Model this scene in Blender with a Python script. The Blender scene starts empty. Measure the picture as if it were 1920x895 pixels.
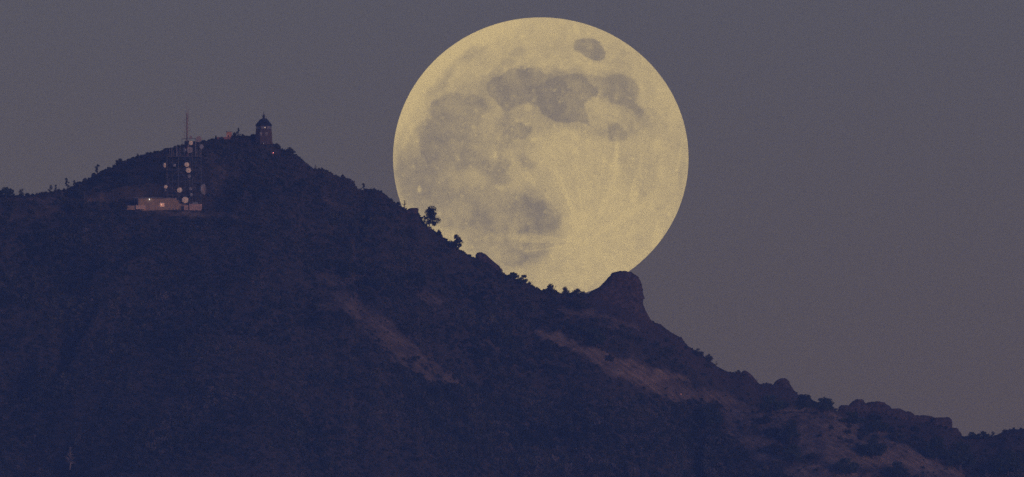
import bpy, math, random
import numpy as np
from mathutils import Matrix, Vector

R = math.radians
scene = bpy.context.scene
COL = scene.collection

# ------------------------------------------------------------------ camera
DIST = 19700.0            # metres from the lens to the mountain
CAM_Z = 70.0
PXM = 0.32                # metres for one photograph pixel at the mountain
S_PX = PXM / DIST
TILT = R(2.90)
cam_data = bpy.data.cameras.new('camera')
cam = bpy.data.objects.new('camera', cam_data)
COL.objects.link(cam)
cam.location = (0, -DIST, CAM_Z)
cam.rotation_euler = (math.pi / 2 + TILT, 0, 0)
cam_data.sensor_width = 36
cam_data.lens = 18.0 / (960 * S_PX)
cam_data.clip_start = 10
cam_data.clip_end = 2.0e6
scene.camera = cam

# ------------------------------------------------------------------ sky, sun, exposure
SUN_ELEV = R(3.0)
SUN_AZ = R(33)            # the glow after sunset lies behind the camera, to its right
world = bpy.data.worlds.new('World')
scene.world = world
world.use_nodes = True
wn = world.node_tree.nodes
wl = world.node_tree.links
bg = wn['Background']
sky = wn.new('ShaderNodeTexSky')
sky.sky_type = 'NISHITA'
sky.sun_disc = False
sky.sun_elevation = SUN_ELEV
sky.sun_rotation = math.pi - SUN_AZ
sky.altitude = 100
sky.air_density = 1.0
sky.dust_density = 1.0
sky.ozone_density = 4.0
tint = wn.new('ShaderNodeMixRGB')
tint.blend_type = 'MULTIPLY'
tint.inputs[0].default_value = 1.0
tint.inputs[2].default_value = (1.29, 0.755, 0.885, 1)      # dusk violet over the whole sky
wl.new(sky.outputs[0], tint.inputs[1])
wl.new(tint.outputs[0], bg.inputs[0])
bg.inputs[1].default_value = 0.146

sun_data = bpy.data.lights.new('sun', 'SUN')
sun_data.energy = 1.25
sun_data.angle = R(24)
sun_data.color = (1.0, 0.68, 0.58)
sun = bpy.data.objects.new('sun', sun_data)
COL.objects.link(sun)
sun_dir = Vector((math.sin(SUN_AZ) * math.cos(SUN_ELEV), -math.cos(SUN_AZ) * math.cos(SUN_ELEV), math.sin(SUN_ELEV)))
sun.rotation_euler = sun_dir.to_track_quat('Z', 'Y').to_euler()

scene.view_settings.view_transform = 'Standard'
scene.view_settings.look = 'None'
scene.view_settings.exposure = 0.3
scene.view_settings.gamma = 1.0
scene.view_settings.use_curve_mapping = False
scene.cycles.use_denoising = False
scene.cycles.max_bounces = 5
scene.cycles.volume_bounces = 0
scene.cycles.sample_clamp_indirect = 3.0

HAZE_DENSITY = 2.95e-5
HAZE_COLOR = (0.43, 0.60, 1.0, 1)
HAZE_G = 0.45

# ------------------------------------------------------------------ small helpers
CT, ST = math.cos(TILT), math.sin(TILT)

def at(px, py, Y):
    """world point seen at photograph pixel (px, py), at world depth Y"""
    a = (px - 960) * S_PX
    b = (447.5 - py) * S_PX
    dx, dy, dz = a, CT - ST * b, ST + CT * b
    k = (Y + DIST) / dy
    return Vector((dx * k, Y, CAM_Z + dz * k))

def to_px(x, y, z):
    """photograph pixel of world points (numpy arrays)"""
    ry = y + DIST
    rz = z - CAM_Z
    f = ry * CT + rz * ST
    u = -ry * ST + rz * CT
    return 960 + (x / f) / S_PX, 447.5 - (u / f) / S_PX

def sstep(a, b, x):
    t = np.clip((x - a) / (b - a), 0, 1)
    return t * t * (3 - 2 * t)

def _hash(ix, iy, iz, seed):
    h = (ix.astype(np.int64) * 374761393 + iy.astype(np.int64) * 668265263 + iz.astype(np.int64) * 2147483647 + seed * 1442695041) & 0xFFFFFFFF
    h = ((h ^ (h >> 13)) * 1274126177) & 0xFFFFFFFF
    h = ((h ^ (h >> 16)) * 2246822519) & 0xFFFFFFFF
    return ((h ^ (h >> 15)) & 0xFFFFFF) / float(0xFFFFFF)

def noise2(x, y, seed=0):
    x = np.asarray(x, float); y = np.asarray(y, float)
    ix, iy = np.floor(x), np.floor(y)
    fx, fy = x - ix, y - iy
    fx = fx * fx * (3 - 2 * fx); fy = fy * fy * (3 - 2 * fy)
    z = np.zeros_like(ix)
    a = _hash(ix, iy, z, seed); b = _hash(ix + 1, iy, z, seed)
    c = _hash(ix, iy + 1, z, seed); d = _hash(ix + 1, iy + 1, z, seed)
    return (a + (b - a) * fx) * (1 - fy) + (c + (d - c) * fx) * fy

def noise3(x, y, zz, seed=0):
    iz = np.floor(zz); fz = zz - iz; fz = fz * fz * (3 - 2 * fz)
    ix, iy = np.floor(x), np.floor(y)
    fx, fy = x - ix, y - iy
    fx = fx * fx * (3 - 2 * fx); fy = fy * fy * (3 - 2 * fy)
    def layer(k):
        a = _hash(ix, iy, k, seed); b = _hash(ix + 1, iy, k, seed)
        c = _hash(ix, iy + 1, k, seed); d = _hash(ix + 1, iy + 1, k, seed)
        return (a + (b - a) * fx) * (1 - fy) + (c + (d - c) * fx) * fy
    return layer(iz) * (1 - fz) + layer(iz + 1) * fz

def fbm(x, y, octaves=4, seed=0, gain=0.5):
    s, amp, tot = 0, 1.0, 0.0
    for o in range(octaves):
        s = s + amp * (noise2(x * 2 ** o, y * 2 ** o, seed + o * 17) - 0.5)
        tot += amp
        amp *= gain
    return s / tot * 2          # about -1 .. 1

def fbm3(x, y, z, octaves=4, seed=0, gain=0.5):
    s, amp, tot = 0, 1.0, 0.0
    for o in range(octaves):
        k = 2 ** o
        s = s + amp * (noise3(x * k, y * k, z * k, seed + o * 17) - 0.5)
        tot += amp
        amp *= gain
    return s / tot * 2

def tag(o, label=None, cat=None, group=None, kind=None):
    if label: o['label'] = label
    if cat: o['category'] = cat
    if group: o['group'] = group
    if kind: o['kind'] = kind
    return o

def empty(name, loc, rz=0.0):
    o = bpy.data.objects.new(name, None)
    COL.objects.link(o)
    o.location = loc
    o.rotation_euler = (0, 0, rz)
    o.empty_display_size = 0.5
    return o

def mesh_np(name, verts, faces):
    me = bpy.data.meshes.new(name)
    verts = np.asarray(verts, np.float32)
    faces = np.asarray(faces, np.int32)
    n, k = faces.shape
    me.vertices.add(len(verts))
    me.vertices.foreach_set('co', verts.ravel())
    me.loops.add(n * k)
    me.loops.foreach_set('vertex_index', faces.ravel())
    me.polygons.add(n)
    me.polygons.foreach_set('loop_start', np.arange(0, n * k, k, dtype=np.int32))
    me.polygons.foreach_set('loop_total', np.full(n, k, np.int32))
    me.update(calc_edges=True)
    return me

def link(name, me, mat, parent=None, smooth=False):
    o = bpy.data.objects.new(name, me)
    COL.objects.link(o)
    if mat: me.materials.append(mat)
    if parent: o.parent = parent
    if smooth:
        me.polygons.foreach_set('use_smooth', np.ones(len(me.polygons), bool))
    return o

class MB:
    """collects bars, boxes, tubes and prisms for one mesh"""
    def __init__(self):
        self.v, self.f = [], []
    def box(self, x0, x1, y0, y1, z0, z1):
        b = len(self.v)
        self.v += [(x0, y0, z0), (x1, y0, z0), (x1, y1, z0), (x0, y1, z0), (x0, y0, z1), (x1, y0, z1), (x1, y1, z1), (x0, y1, z1)]
        self.f += [tuple(b + i for i in q) for q in ((3, 2, 1, 0), (4, 5, 6, 7), (0, 1, 5, 4), (1, 2, 6, 5), (2, 3, 7, 6), (3, 0, 4, 7))]
        return self
    def tube(self, pts, radii, n=6):
        pts = [Vector(p) for p in pts]
        b0 = len(self.v)
        for i, p in enumerate(pts):
            d = (pts[min(i + 1, len(pts) - 1)] - pts[max(i - 1, 0)]).normalized()
            u = d.cross(Vector((0, 0, 1)))
            if u.length < 1e-3: u = Vector((1, 0, 0))
            u.normalize(); w = d.cross(u)
            r = radii[i] if isinstance(radii, (list, tuple)) else radii
            for k in range(n):
                a = 2 * math.pi * k / n
                self.v.append(tuple(p + u * (r * math.cos(a)) + w * (r * math.sin(a))))
        for i in range(len(pts) - 1):
            for k in range(n):
                a = b0 + i * n + k; c = b0 + i * n + (k + 1) % n
                self.f.append((a, c, c + n, a + n))
        self.f.append(tuple(b0 + n - 1 - k for k in range(n)))
        e = b0 + (len(pts) - 1) * n
        self.f.append(tuple(e + k for k in range(n)))
        return self
    def lathe(self, prof, n=16, axis='z', c=(0, 0, 0), rot=0.0):
        """prof: (radius, height) pairs, closed at both ends"""
        b0 = len(self.v)
        for r, h in prof:
            for k in range(n):
                a = 2 * math.pi * k / n + rot
                p = (r * math.cos(a), r * math.sin(a), h)
                if axis == 'y': p = (p[0], h, p[1])
                self.v.append((p[0] + c[0], p[1] + c[1], p[2] + c[2]))
        for i in range(len(prof) - 1):
            for k in range(n):
                a = b0 + i * n + k; d = b0 + i * n + (k + 1) % n
                self.f.append((a, d, d + n, a + n))
        self.f.append(tuple(b0 + n - 1 - k for k in range(n)))
        e = b0 + (len(prof) - 1) * n
        self.f.append(tuple(e + k for k in range(n)))
        return self
    def mesh(self, name):
        me = bpy.data.meshes.new(name)
        me.from_pydata(self.v, [], self.f)
        me.update()
        return me
    def build(self, name, mat, parent=None, smooth=False):
        return link(name, self.mesh(name), mat, parent, smooth)

# ------------------------------------------------------------------ materials
def new_mat(name):
    m = bpy.data.materials.new(name)
    m.use_nodes = True
    return m, m.node_tree.nodes, m.node_tree.links, m.node_tree.nodes['Principled BSDF']

def plain(name, c1, c2, scale=1.0, rough=0.8, metal=0.0, bump=0.0, per_object=0.0):
    """two tones mixed by a noise in object space, with a little relief"""
    m, n, l, b = new_mat(name)
    tc = n.new('ShaderNodeTexCoord')
    nz = n.new('ShaderNodeTexNoise')
    nz.inputs['Scale'].default_value = scale
    nz.inputs['Detail'].default_value = 5
    l.new(tc.outputs['Object'], nz.inputs['Vector'])
    cr = n.new('ShaderNodeValToRGB')
    cr.color_ramp.elements[0].position = 0.32; cr.color_ramp.elements[0].color = (*c1, 1)
    cr.color_ramp.elements[1].position = 0.68; cr.color_ramp.elements[1].color = (*c2, 1)
    l.new(nz.outputs['Fac'], cr.inputs[0])
    out = cr.outputs[0]
    if per_object:
        oi = n.new('ShaderNodeObjectInfo')
        mr = n.new('ShaderNodeMapRange')
        mr.inputs['To Min'].default_value = 1 - per_object
        mr.inputs['To Max'].default_value = 1 + per_object
        l.new(oi.outputs['Random'], mr.inputs['Value'])
        vm = n.new('ShaderNodeVectorMath'); vm.operation = 'SCALE'
        l.new(out, vm.inputs[0]); l.new(mr.outputs[0], vm.inputs['Scale'])
        out = vm.outputs[0]
    l.new(out, b.inputs['Base Color'])
    b.inputs['Roughness'].default_value = rough
    b.inputs['Metallic'].default_value = metal
    b.inputs['Specular IOR Level'].default_value = 0.15
    if bump:
        bp = n.new('ShaderNodeBump')
        bp.inputs['Strength'].default_value = bump
        bp.inputs['Distance'].default_value = 0.2
        l.new(nz.outputs['Fac'], bp.inputs['Height'])
        l.new(bp.outputs[0], b.inputs['Normal'])
    return m

def glow(name, color, strength):
    m, n, l, b = new_mat(name)
    b.inputs['Base Color'].default_value = (*color, 1)
    b.inputs['Emission Color'].default_value = (*color, 1)
    b.inputs['Emission Strength'].default_value = strength
    return m

M = {}
M['leaf_oak'] = plain('leaf_oak', (0.020, 0.032, 0.016), (0.045, 0.060, 0.026), 1.5, 0.7, per_object=0.25)
M['leaf_pine'] = plain('leaf_pine', (0.016, 0.028, 0.018), (0.035, 0.050, 0.026), 1.5, 0.7, per_object=0.2)
M['leaf_shrub'] = plain('leaf_shrub', (0.030, 0.036, 0.020), (0.065, 0.062, 0.034), 1.2, 0.8, per_object=0.3)
M['bark'] = plain('bark', (0.06, 0.045, 0.035), (0.12, 0.095, 0.075), 3, 0.9, bump=0.4)
M['bark_pale'] = plain('bark_pale', (0.15, 0.125, 0.11), (0.27, 0.23, 0.20), 3, 0.9, bump=0.3)
M['rock'] = plain('rock', (0.026, 0.021, 0.021), (0.110, 0.078, 0.068), 0.5, 0.95, bump=0.8)
M['steel'] = plain('steel', (0.11, 0.11, 0.12), (0.17, 0.17, 0.18), 2, 0.6, 0.3)
M['mast_red'] = plain('mast_red', (0.20, 0.060, 0.045), (0.30, 0.095, 0.07), 2, 0.6)
M['dish_white'] = plain('dish_white', (0.80, 0.66, 0.47), (0.88, 0.76, 0.58), 2.0, 0.5)
M['dish_dull'] = plain('dish_dull', (0.20, 0.17, 0.16), (0.30, 0.25, 0.23), 2.0, 0.6)
M['dish_grey'] = plain('dish_grey', (0.17, 0.18, 0.21), (0.25, 0.26, 0.30), 2.0, 0.6)
M['dish_rim'] = plain('dish_rim', (0.40, 0.38, 0.36), (0.52, 0.50, 0.47), 3.0, 0.5)
M['block'] = plain('block', (0.26, 0.185, 0.125), (0.36, 0.265, 0.185), 0.5, 0.9, bump=0.2)
M['fence_pale'] = plain('fence_pale', (0.32, 0.22, 0.19), (0.48, 0.34, 0.29), 0.8, 0.9, bump=0.2)
M['roof_grey'] = plain('roof_grey', (0.10, 0.10, 0.11), (0.16, 0.16, 0.17), 0.8, 0.9)
M['stone'] = plain('stone', (0.060, 0.045, 0.040), (0.125, 0.092, 0.078), 1.6, 0.95, bump=0.6)
M['roof_dark'] = plain('roof_dark', (0.016, 0.020, 0.028), (0.032, 0.038, 0.048), 1.5, 0.7)
M['frame_dark'] = plain('frame_dark', (0.03, 0.03, 0.035), (0.06, 0.06, 0.065), 2, 0.6)
M['frame_pale'] = plain('frame_pale', (0.36, 0.35, 0.34), (0.48, 0.46, 0.45), 2, 0.6)
M['pane'] = plain('pane', (0.16, 0.17, 0.20), (0.24, 0.25, 0.29), 1.0, 0.15)
M['plaster_orange_lit'] = plain('plaster_orange_lit', (0.42, 0.22, 0.13), (0.55, 0.30, 0.19), 0.7, 0.9)  # tan block with the orange light on it mixed into the colour
M['wall_red'] = plain('wall_red', (0.20, 0.10, 0.075), (0.30, 0.155, 0.11), 0.8, 0.95, bump=0.4)
M['lamp_white'] = glow('lamp_white', (1.0, 0.97, 0.9), 3.0)
M['lamp_warm'] = glow('lamp_warm', (1.0, 0.74, 0.50), 1.1)
M['lamp_red'] = glow('lamp_red', (1.0, 0.30, 0.28), 2.5)
M['lamp_dim'] = glow('lamp_dim', (0.75, 0.78, 0.85), 0.12)
M['lamp_orange'] = glow('lamp_orange', (1.0, 0.38, 0.25), 0.5)
M['window_lit'] = glow('window_lit', (0.95, 0.52, 0.34), 0.14)

# ------------------------------------------------------------------ the shape of the mountain
# skyline of bare ground: photograph column, photograph row
SKYLINE = [(-600, 420), (-300, 385), (-120, 368), (0, 368), (50, 367), (80, 363), (110, 358), (130, 354), (145, 347), (165, 337),
    (185, 325), (215, 312), (240, 300), (270, 291), (300, 284), (330, 276), (360, 269), (400, 263), (440, 257), (480, 257),
    (505, 268), (520, 276), (530, 282), (545, 285), (562, 297), (575, 309), (590, 318), (600, 318), (615, 322), (632, 332), (648, 334),
    (660, 342), (668, 352), (676, 357), (690, 356), (712, 359), (725, 368), (738, 379), (748, 385), (760, 397), (785, 400),
    (790, 414), (800, 425), (830, 445), (860, 468), (880, 479), (893, 486), (920, 496), (940, 513), (960, 521), (985, 530), (1005, 541),
    (1030, 548), (1060, 551), (1100, 552), (1140, 560), (1180, 575), (1210, 592), (1222, 603), (1238, 610), (1255, 620), (1277, 637),
    (1300, 656), (1315, 664), (1330, 676), (1345, 687), (1360, 695), (1375, 699), (1392, 700), (1402, 702), (1418, 718), (1450, 722), (1470, 724),
    (1483, 728), (1498, 742), (1512, 747), (1530, 756), (1545, 760), (1560, 768), (1572, 773), (1600, 772), (1640, 772), (1680, 780),
    (1720, 790), (1770, 800), (1790, 813), (1805, 820), (1830, 821), (1850, 820), (1870, 816), (1885, 808), (1905, 805), (1925, 804),
    (1990, 812), (2100, 850), (2400, 930)]
RIDGE_Y = [(-600, -80), (0, -45), (150, -32), (300, 0), (400, 12), (450, 18), (530, 18), (700, 0), (900, -8), (1160, -16), (1350, 0), (1500, 6), (1600, 30),
    (1720, 32), (1800, 22), (1920, 20), (2400, 60)]
SPUR = [(1250, 742, -30), (1330, 766, -50), (1400, 773, -70), (1500, 772, -86), (1545, 775, -92), (1580, 789, -98), (1640, 815, -106), (1700, 838, -112),
    (1760, 872, -120), (1810, 900, -128), (1900, 965, -140), (2000, 1040, -155)]

_sk = np.array(SKYLINE, float)
_rx, _rz, _ry = [], [], []
for px, py in SKYLINE:
    Y = float(np.interp(px, [p[0] for p in RIDGE_Y], [p[1] for p in RIDGE_Y]))
    p = at(px, py, Y)
    _rx.append(p.x); _rz.append(p.z); _ry.append(Y)
_rx, _rz = np.array(_rx), np.array(_rz)
_ryx = np.array([at(p[0], 450, p[1]).x for p in RIDGE_Y]); _ryy = np.array([p[1] for p in RIDGE_Y], float)
_sp = [(at(*s).x, at(*s).z, s[2]) for s in SPUR]
_spx = np.array([s[0] for s in _sp]); _spz = np.array([s[1] for s in _sp]); _spy = np.array([s[2] for s in _sp])

def ridge_at(x):
    z = np.interp(x, _rx, _rz)
    z = z - 0.33 * np.maximum(_rx[0] - x, 0) - 0.33 * np.maximum(x - _rx[-1], 0)
    return z, np.interp(x, _ryx, _ryy)

PADS = [(at(318, 397, -64.0), 27.0, 11.0), (at(495, 271, 10.0), 7.0, 6.0), (at(150, 384, -60.0), 42.0, 6.0)]

def height(x, y):
    x = np.asarray(x, float); y = np.asarray(y, float)
    zr, yr = ridge_at(x)
    d = yr - y
    front = np.maximum(d, 0); back = np.maximum(-d, 0)
    s = 0.60 + 0.07 * np.sin(x / 70.0 + 0.6) - 0.10 * sstep(250, 1200, front)
    z = zr - s * (np.sqrt(front ** 2 + 25) - 5) - 0.55 * (np.sqrt(back ** 2 + 49) - 7)
    w = sstep(6, 70, front)
    # gullies and spurs running down to the right
    wv = fbm(x / 110.0, d / 110.0 + 7, 3, 55)
    u = (x - 0.60 * d) / 75.0 + 0.9 * wv
    g = fbm(u, d / 260.0 + 3.1, 3, 5)
    g2 = 1 - 2 * np.abs(fbm((x - 0.55 * d) / 38.0 + 1.6 * wv, d / 95.0, 3, 21))
    z = z + w * (13.0 * g + 4.6 * g2 - 2.6)
    # the open grass spur at the lower right
    sz = np.interp(x, _spx, _spz); sy = np.interp(x, _spx, _spy)
    e = sy - y
    zs = sz - 0.50 * (np.sqrt(np.maximum(e, 0) ** 2 + 16) - 4) - 0.75 * (np.sqrt(np.maximum(-e, 0) ** 2 + 16) - 4)
    zs = zs + 2.2 * sstep(5, 40, np.abs(e)) * fbm(x / 28.0, y / 30.0, 3, 44)
    k = 2.5
    on = sstep(_spx[0], _spx[1], x)
    zs = zs - (1 - on) * 60
    m = np.maximum(z, zs)
    z = m + k * np.log(np.exp((z - m) / k) + np.exp((zs - m) / k)) - 0.4 * 0
    # level ground
    c, rx, ry = PADS[0]          # the slope in front of the station falls away from its terrace
    lim = c.z - 0.3 - 0.42 * np.maximum(c.y - 8 - y, 0)
    inx = (1 - sstep(rx * 1.0, rx * 1.6, np.abs(x - c.x))) * (1 - sstep(60, 110, c.y - y)) * sstep(-2, 4, c.y - y)
    z = z - inx * np.maximum(z - lim, 0)
    for c, rx, ry in PADS:
        q = np.sqrt(((x - c.x) / rx) ** 2 + ((y - c.y) / ry) ** 2)
        wp = 1 - sstep(0.85, 1.5, q)
        z = z * (1 - wp) + c.z * wp
    # small relief, broken rock along the right-hand ridge
    z = z + 0.9 * sstep(2, 25, np.abs(d)) * fbm(x / 9.0, y / 9.0, 3, 71) + 0.35 * fbm(x / 3.2, y / 3.2, 2, 90)
    rr = sstep(at(1215, 0, 0).x, at(1235, 0, 0).x, x) * (1 - sstep(12, 40, front))
    z = z + rr * (1.5 * np.abs(fbm(x / 4.5, y / 5.0, 3, 33)) - 0.3)
    return z

def h1(x, y):
    return float(height(np.array([x]), np.array([y]))[0])

def hit(px, py):
    """where the line of sight through a pixel meets the hillside"""
    ys = np.arange(-520, 60, 0.5)
    pts = [at(px, py, float(v)) for v in (ys[0], ys[-1])]
    t = (ys - ys[0]) / (ys[-1] - ys[0])
    xs = pts[0].x + (pts[1].x - pts[0].x) * t
    zs = pts[0].z + (pts[1].z - pts[0].z) * t
    g = height(xs, ys)
    ok = np.nonzero(g >= zs)[0]
    if len(ok) == 0:
        i = int(np.argmax(g - zs))
    else:
        i = int(ok[0])
    return Vector((float(xs[i]), float(ys[i]), float(g[i])))

# where the ground is open: dry grass (photograph column, row, half-width, weight) chains
GRASS = [
    ([(640, 560), (690, 600), (740, 645), (790, 690), (858, 718)], [20, 28, 28, 28, 10], 0.58),
    ([(606, 572), (640, 585)], [8, 8], 0.45),
    ([(605, 522), (660, 528), (690, 520)], [12, 10, 6], 0.40),
    ([(770, 540), (800, 560), (830, 560)], [8, 10, 5], 0.35),
    ([(880, 630), (930, 650)], [10, 6], 0.30),
    ([(1010, 624), (1040, 634), (1075, 645)], [6, 13, 9], 0.85),
    ([(1085, 655), (1130, 675), (1190, 700), (1240, 715)], [8, 19, 26, 20], 1.0),
    ([(1150, 668), (1210, 690), (1285, 714)], [5, 7, 4], 0.90),
    ([(1230, 725), (1290, 735), (1350, 745), (1400, 765)], [18, 18, 14, 12], 0.7),
    ([(1340, 770), (1400, 785), (1470, 785), (1540, 795), (1600, 815)], [8, 24, 20, 26, 24], 0.92),
    ([(1370, 800), (1420, 835), (1470, 860)], [16, 26, 12], 0.8),
    ([(1355, 792), (1400, 828), (1440, 852), (1475, 868)], [4, 5, 9, 4], 0.95),
    ([(1510, 830), (1560, 845), (1640, 850), (1720, 865), (1780, 885)], [30, 36, 30, 26, 16], 0.92),
    ([(1490, 885), (1560, 892), (1620, 900)], [16, 20, 16], 0.9),
    ([(1545, 775), (1580, 789), (1640, 815), (1700, 838), (1760, 872), (1800, 893)], [5, 5, 5, 6, 7, 8], 0.85),
    ([(65, 376), (110, 378)], [8, 7], 0.55),
    ([(165, 374), (205, 381)], [7, 9], 0.60),
    ([(385, 402), (440, 404)], [4, 4], 0.5),
    ([(235, 391), (390, 403)], [7, 6], 0.6),
    ([(400, 292), (410, 320), (400, 350)], [14, 18, 14], 0.38),
    ([(500, 290), (530, 293)], [4, 4], 0.5),
    ([(610, 372), (650, 395)], [8, 12], 0.28),
    ([(1060, 585), (1105, 590), (1165, 605), (1200, 612)], [12, 14, 8, 5], 0.55),
]
ROCKY = [
    ([(1105, 560), (1160, 585), (1210, 605), (1280, 655), (1350, 700), (1420, 730)], [10, 26, 26, 26, 20, 16], 0.75),
    ([(1420, 735), (1480, 735)], [18, 18], 0.7),
    ([(1590, 775), (1680, 795), (1790, 830)], [20, 24, 24], 0.75),
    ([(1800, 830), (1920, 830)], [14, 26], 0.6),
    ([(765, 405), (790, 430)], [10, 12], 0.6),
]

def band_mask(px, py, chains, warp=1.0):
    wx = px + warp * 20 * fbm(px / 30.0, py / 22.0, 5, 101, 0.62)
    wy = py + warp * 14 * fbm(px / 30.0, py / 22.0, 5, 202, 0.62)
    out = np.zeros_like(px)
    for pts, wid, wt in chains:
        for i in range(len(pts) - 1):
            ax, ay = pts[i]; bx, by = pts[i + 1]
            dx, dy = bx - ax, by - ay
            t = np.clip(((wx - ax) * dx + (wy - ay) * dy) / (dx * dx + dy * dy), 0, 1)
            r = np.hypot(wx - ax - t * dx, wy - ay - t * dy) / (wid[i] + (wid[i + 1] - wid[i]) * t)
            out = np.maximum(out, wt * (1 - sstep(0.25, 1.40, r)))
    if chains is GRASS:
        out = out * np.clip(0.92 + 1.0 * fbm(px / 13.0, py / 9.0, 4, 404, 0.6), 0.08, 1)
    return out

def graded(lo, hi, step, far_lo, far_hi):
    core = list(np.arange(lo, hi + 0.01, step))
    a, s = [], step
    v = lo
    while v > far_lo:
        s *= 1.22; v -= s; a.append(v)
    b, s = [], step
    v = hi
    while v < far_hi:
        s *= 1.22; v += s; b.append(v)
    return np.array(a[::-1] + core + b)

GROUND_Z = 60.0
gx = graded(-335, 335, 1.5, -3800, 3800)
gy = graded(-395, 60, 1.5, -3600, 3200)
XX, YY = np.meshgrid(gx, gy)
ZZ = np.maximum(height(XX, YY), GROUND_Z - 6)
nx, ny = len(gx), len(gy)
ii = np.arange(nx * ny).reshape(ny, nx)
quads = np.stack([ii[:-1, :-1], ii[:-1, 1:], ii[1:, 1:], ii[1:, :-1]], -1).reshape(-1, 4)
me = mesh_np('mountain', np.stack([XX, YY, ZZ], -1).reshape(-1, 3), quads)
PX, PY = to_px(XX.ravel(), YY.ravel(), ZZ.ravel())
gm = band_mask(PX, PY, GRASS)
rm = band_mask(PX, PY, ROCKY)
_a = me.attributes.new('open_grass', 'FLOAT', 'POINT'); _a.data.foreach_set('value', gm.astype(np.float32))
_a = me.attributes.new('bare_rock', 'FLOAT', 'POINT'); _a.data.foreach_set('value', rm.astype(np.float32))

def ground_material():
    m, n, l, b = new_mat('hillside')
    geo = n.new('ShaderNodeNewGeometry')
    def noise(scale, detail=6, rough=0.6):
        t = n.new('ShaderNodeTexNoise')
        t.inputs['Scale'].default_value = scale; t.inputs['Detail'].default_value = detail; t.inputs['Roughness'].default_value = rough
        l.new(geo.outputs['Position'], t.inputs['Vector'])
        return t
    def ramp(src, p0, c0, p1, c1):
        r = n.new('ShaderNodeValToRGB')
        r.color_ramp.elements[0].position = p0; r.color_ramp.elements[0].color = (*c0, 1)
        r.color_ramp.elements[1].position = p1; r.color_ramp.elements[1].color = (*c1, 1)
        l.new(src, r.inputs[0]); return r
    def attr(name):
        a = n.new('ShaderNodeAttribute'); a.attribute_name = name; return a
    fine = noise(0.9); mid = noise(0.16)
    mp = n.new('ShaderNodeMapping'); mp.vector_type = 'TEXTURE'
    mp.inputs['Rotation'].default_value = (0, R(36), 0); mp.inputs['Scale'].default_value = (14, 8, 1.6)
    l.new(geo.outputs['Position'], mp.inputs['Vector'])
    sk = n.new('ShaderNodeTexNoise'); sk.inputs['Scale'].default_value = 1.0; sk.inputs['Detail'].default_value = 4
    l.new(mp.outputs[0], sk.inputs['Vector'])
    both = n.new('ShaderNodeMath'); both.operation = 'MULTIPLY_ADD'
    l.new(sk.outputs['Fac'], both.inputs[0]); both.inputs[1].default_value = 0.6
    hf = n.new('ShaderNodeMath'); hf.operation = 'MULTIPLY'; l.new(fine.outputs['Fac'], hf.inputs[0]); hf.inputs[1].default_value = 0.4
    l.new(hf.outputs[0], both.inputs[2])
    soil = ramp(mid.outputs['Fac'], 0.35, (0.035, 0.032, 0.024), 0.7, (0.085, 0.065, 0.048))
    grass = ramp(both.outputs[0], 0.38, (0.150, 0.108, 0.080), 0.68, (0.30, 0.225, 0.160))
    rock = ramp(fine.outputs['Fac'], 0.35, (0.036, 0.028, 0.026), 0.68, (0.105, 0.074, 0.064))
    def mix(fac, a, c):
        x = n.new('ShaderNodeMixRGB'); l.new(fac, x.inputs[0]); l.new(a, x.inputs[1]); l.new(c, x.inputs[2]); return x
    def broken(a):
        # tear the edge of a patch with the middle noise
        add = n.new('ShaderNodeMath'); add.operation = 'MULTIPLY_ADD'
        l.new(both.outputs[0], add.inputs[0]); add.inputs[1].default_value = 1.5
        l.new(a.outputs['Fac'], add.inputs[2])
        mr = n.new('ShaderNodeMapRange'); mr.inputs['From Min'].default_value = 0.85; mr.inputs['From Max'].default_value = 1.75
        l.new(add.outputs[0], mr.inputs['Value'])
        mu = n.new('ShaderNodeMath'); mu.operation = 'MULTIPLY'; mu.use_clamp = True
        gt = n.new('ShaderNodeMapRange'); gt.inputs['From Min'].default_value = 0.0; gt.inputs['From Max'].default_value = 0.25
        l.new(a.outputs['Fac'], gt.inputs['Value'])
        l.new(mr.outputs[0], mu.inputs[0]); l.new(gt.outputs[0], mu.inputs[1])
        return mu.outputs[0]
    c = mix(broken(attr('bare_rock')), soil.outputs[0], rock.outputs[0])
    c = mix(broken(attr('open_grass')), c.outputs[0], grass.outputs[0])
    l.new(c.outputs[0], b.inputs['Base Color'])
    b.inputs['Roughness'].default_value = 0.95
    b.inputs['Specular IOR Level'].default_value = 0.1
    bp = n.new('ShaderNodeBump'); bp.inputs['Strength'].default_value = 0.7; bp.inputs['Distance'].default_value = 0.6
    l.new(fine.outputs['Fac'], bp.inputs['Height']); l.new(bp.outputs[0], b.inputs['Normal'])
    return m

M['hillside'] = ground_material()
tag(link('mountain', me, M['hillside'], smooth=True), kind='structure')

gm_v = [(-24000, -24000, GROUND_Z), (24000, -24000, GROUND_Z), (24000, 24000, GROUND_Z), (-24000, 24000, GROUND_Z)]
valley = link('ground', mesh_np('ground', gm_v, [(0, 1, 2, 3)]), plain('valley_ground', (0.08, 0.07, 0.04), (0.13, 0.11, 0.06), 0.002, 0.95))
tag(valley, kind='structure')

# ------------------------------------------------------------------ foliage builders
def leaf_quads(centers, sizes, rng, up=0.0):
    """one bent leaf-cluster face for every centre"""
    n = len(centers)
    a = rng.normal(size=(n, 3)); a /= np.linalg.norm(a, axis=1)[:, None]
    b = rng.normal(size=(n, 3)); b[:, 2] += up
    b -= a * np.sum(a * b, axis=1)[:, None]
    b /= np.linalg.norm(b, axis=1)[:, None]
    s = sizes[:, None]
    k = 0.55 + 0.35 * rng.random((n, 1))
    v = np.stack([centers - a * s, centers - b * s * k, centers + a * s, centers + b * s * k], 1).reshape(-1, 3)
    f = np.arange(4 * n).reshape(n, 4)
    return v, f

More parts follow.
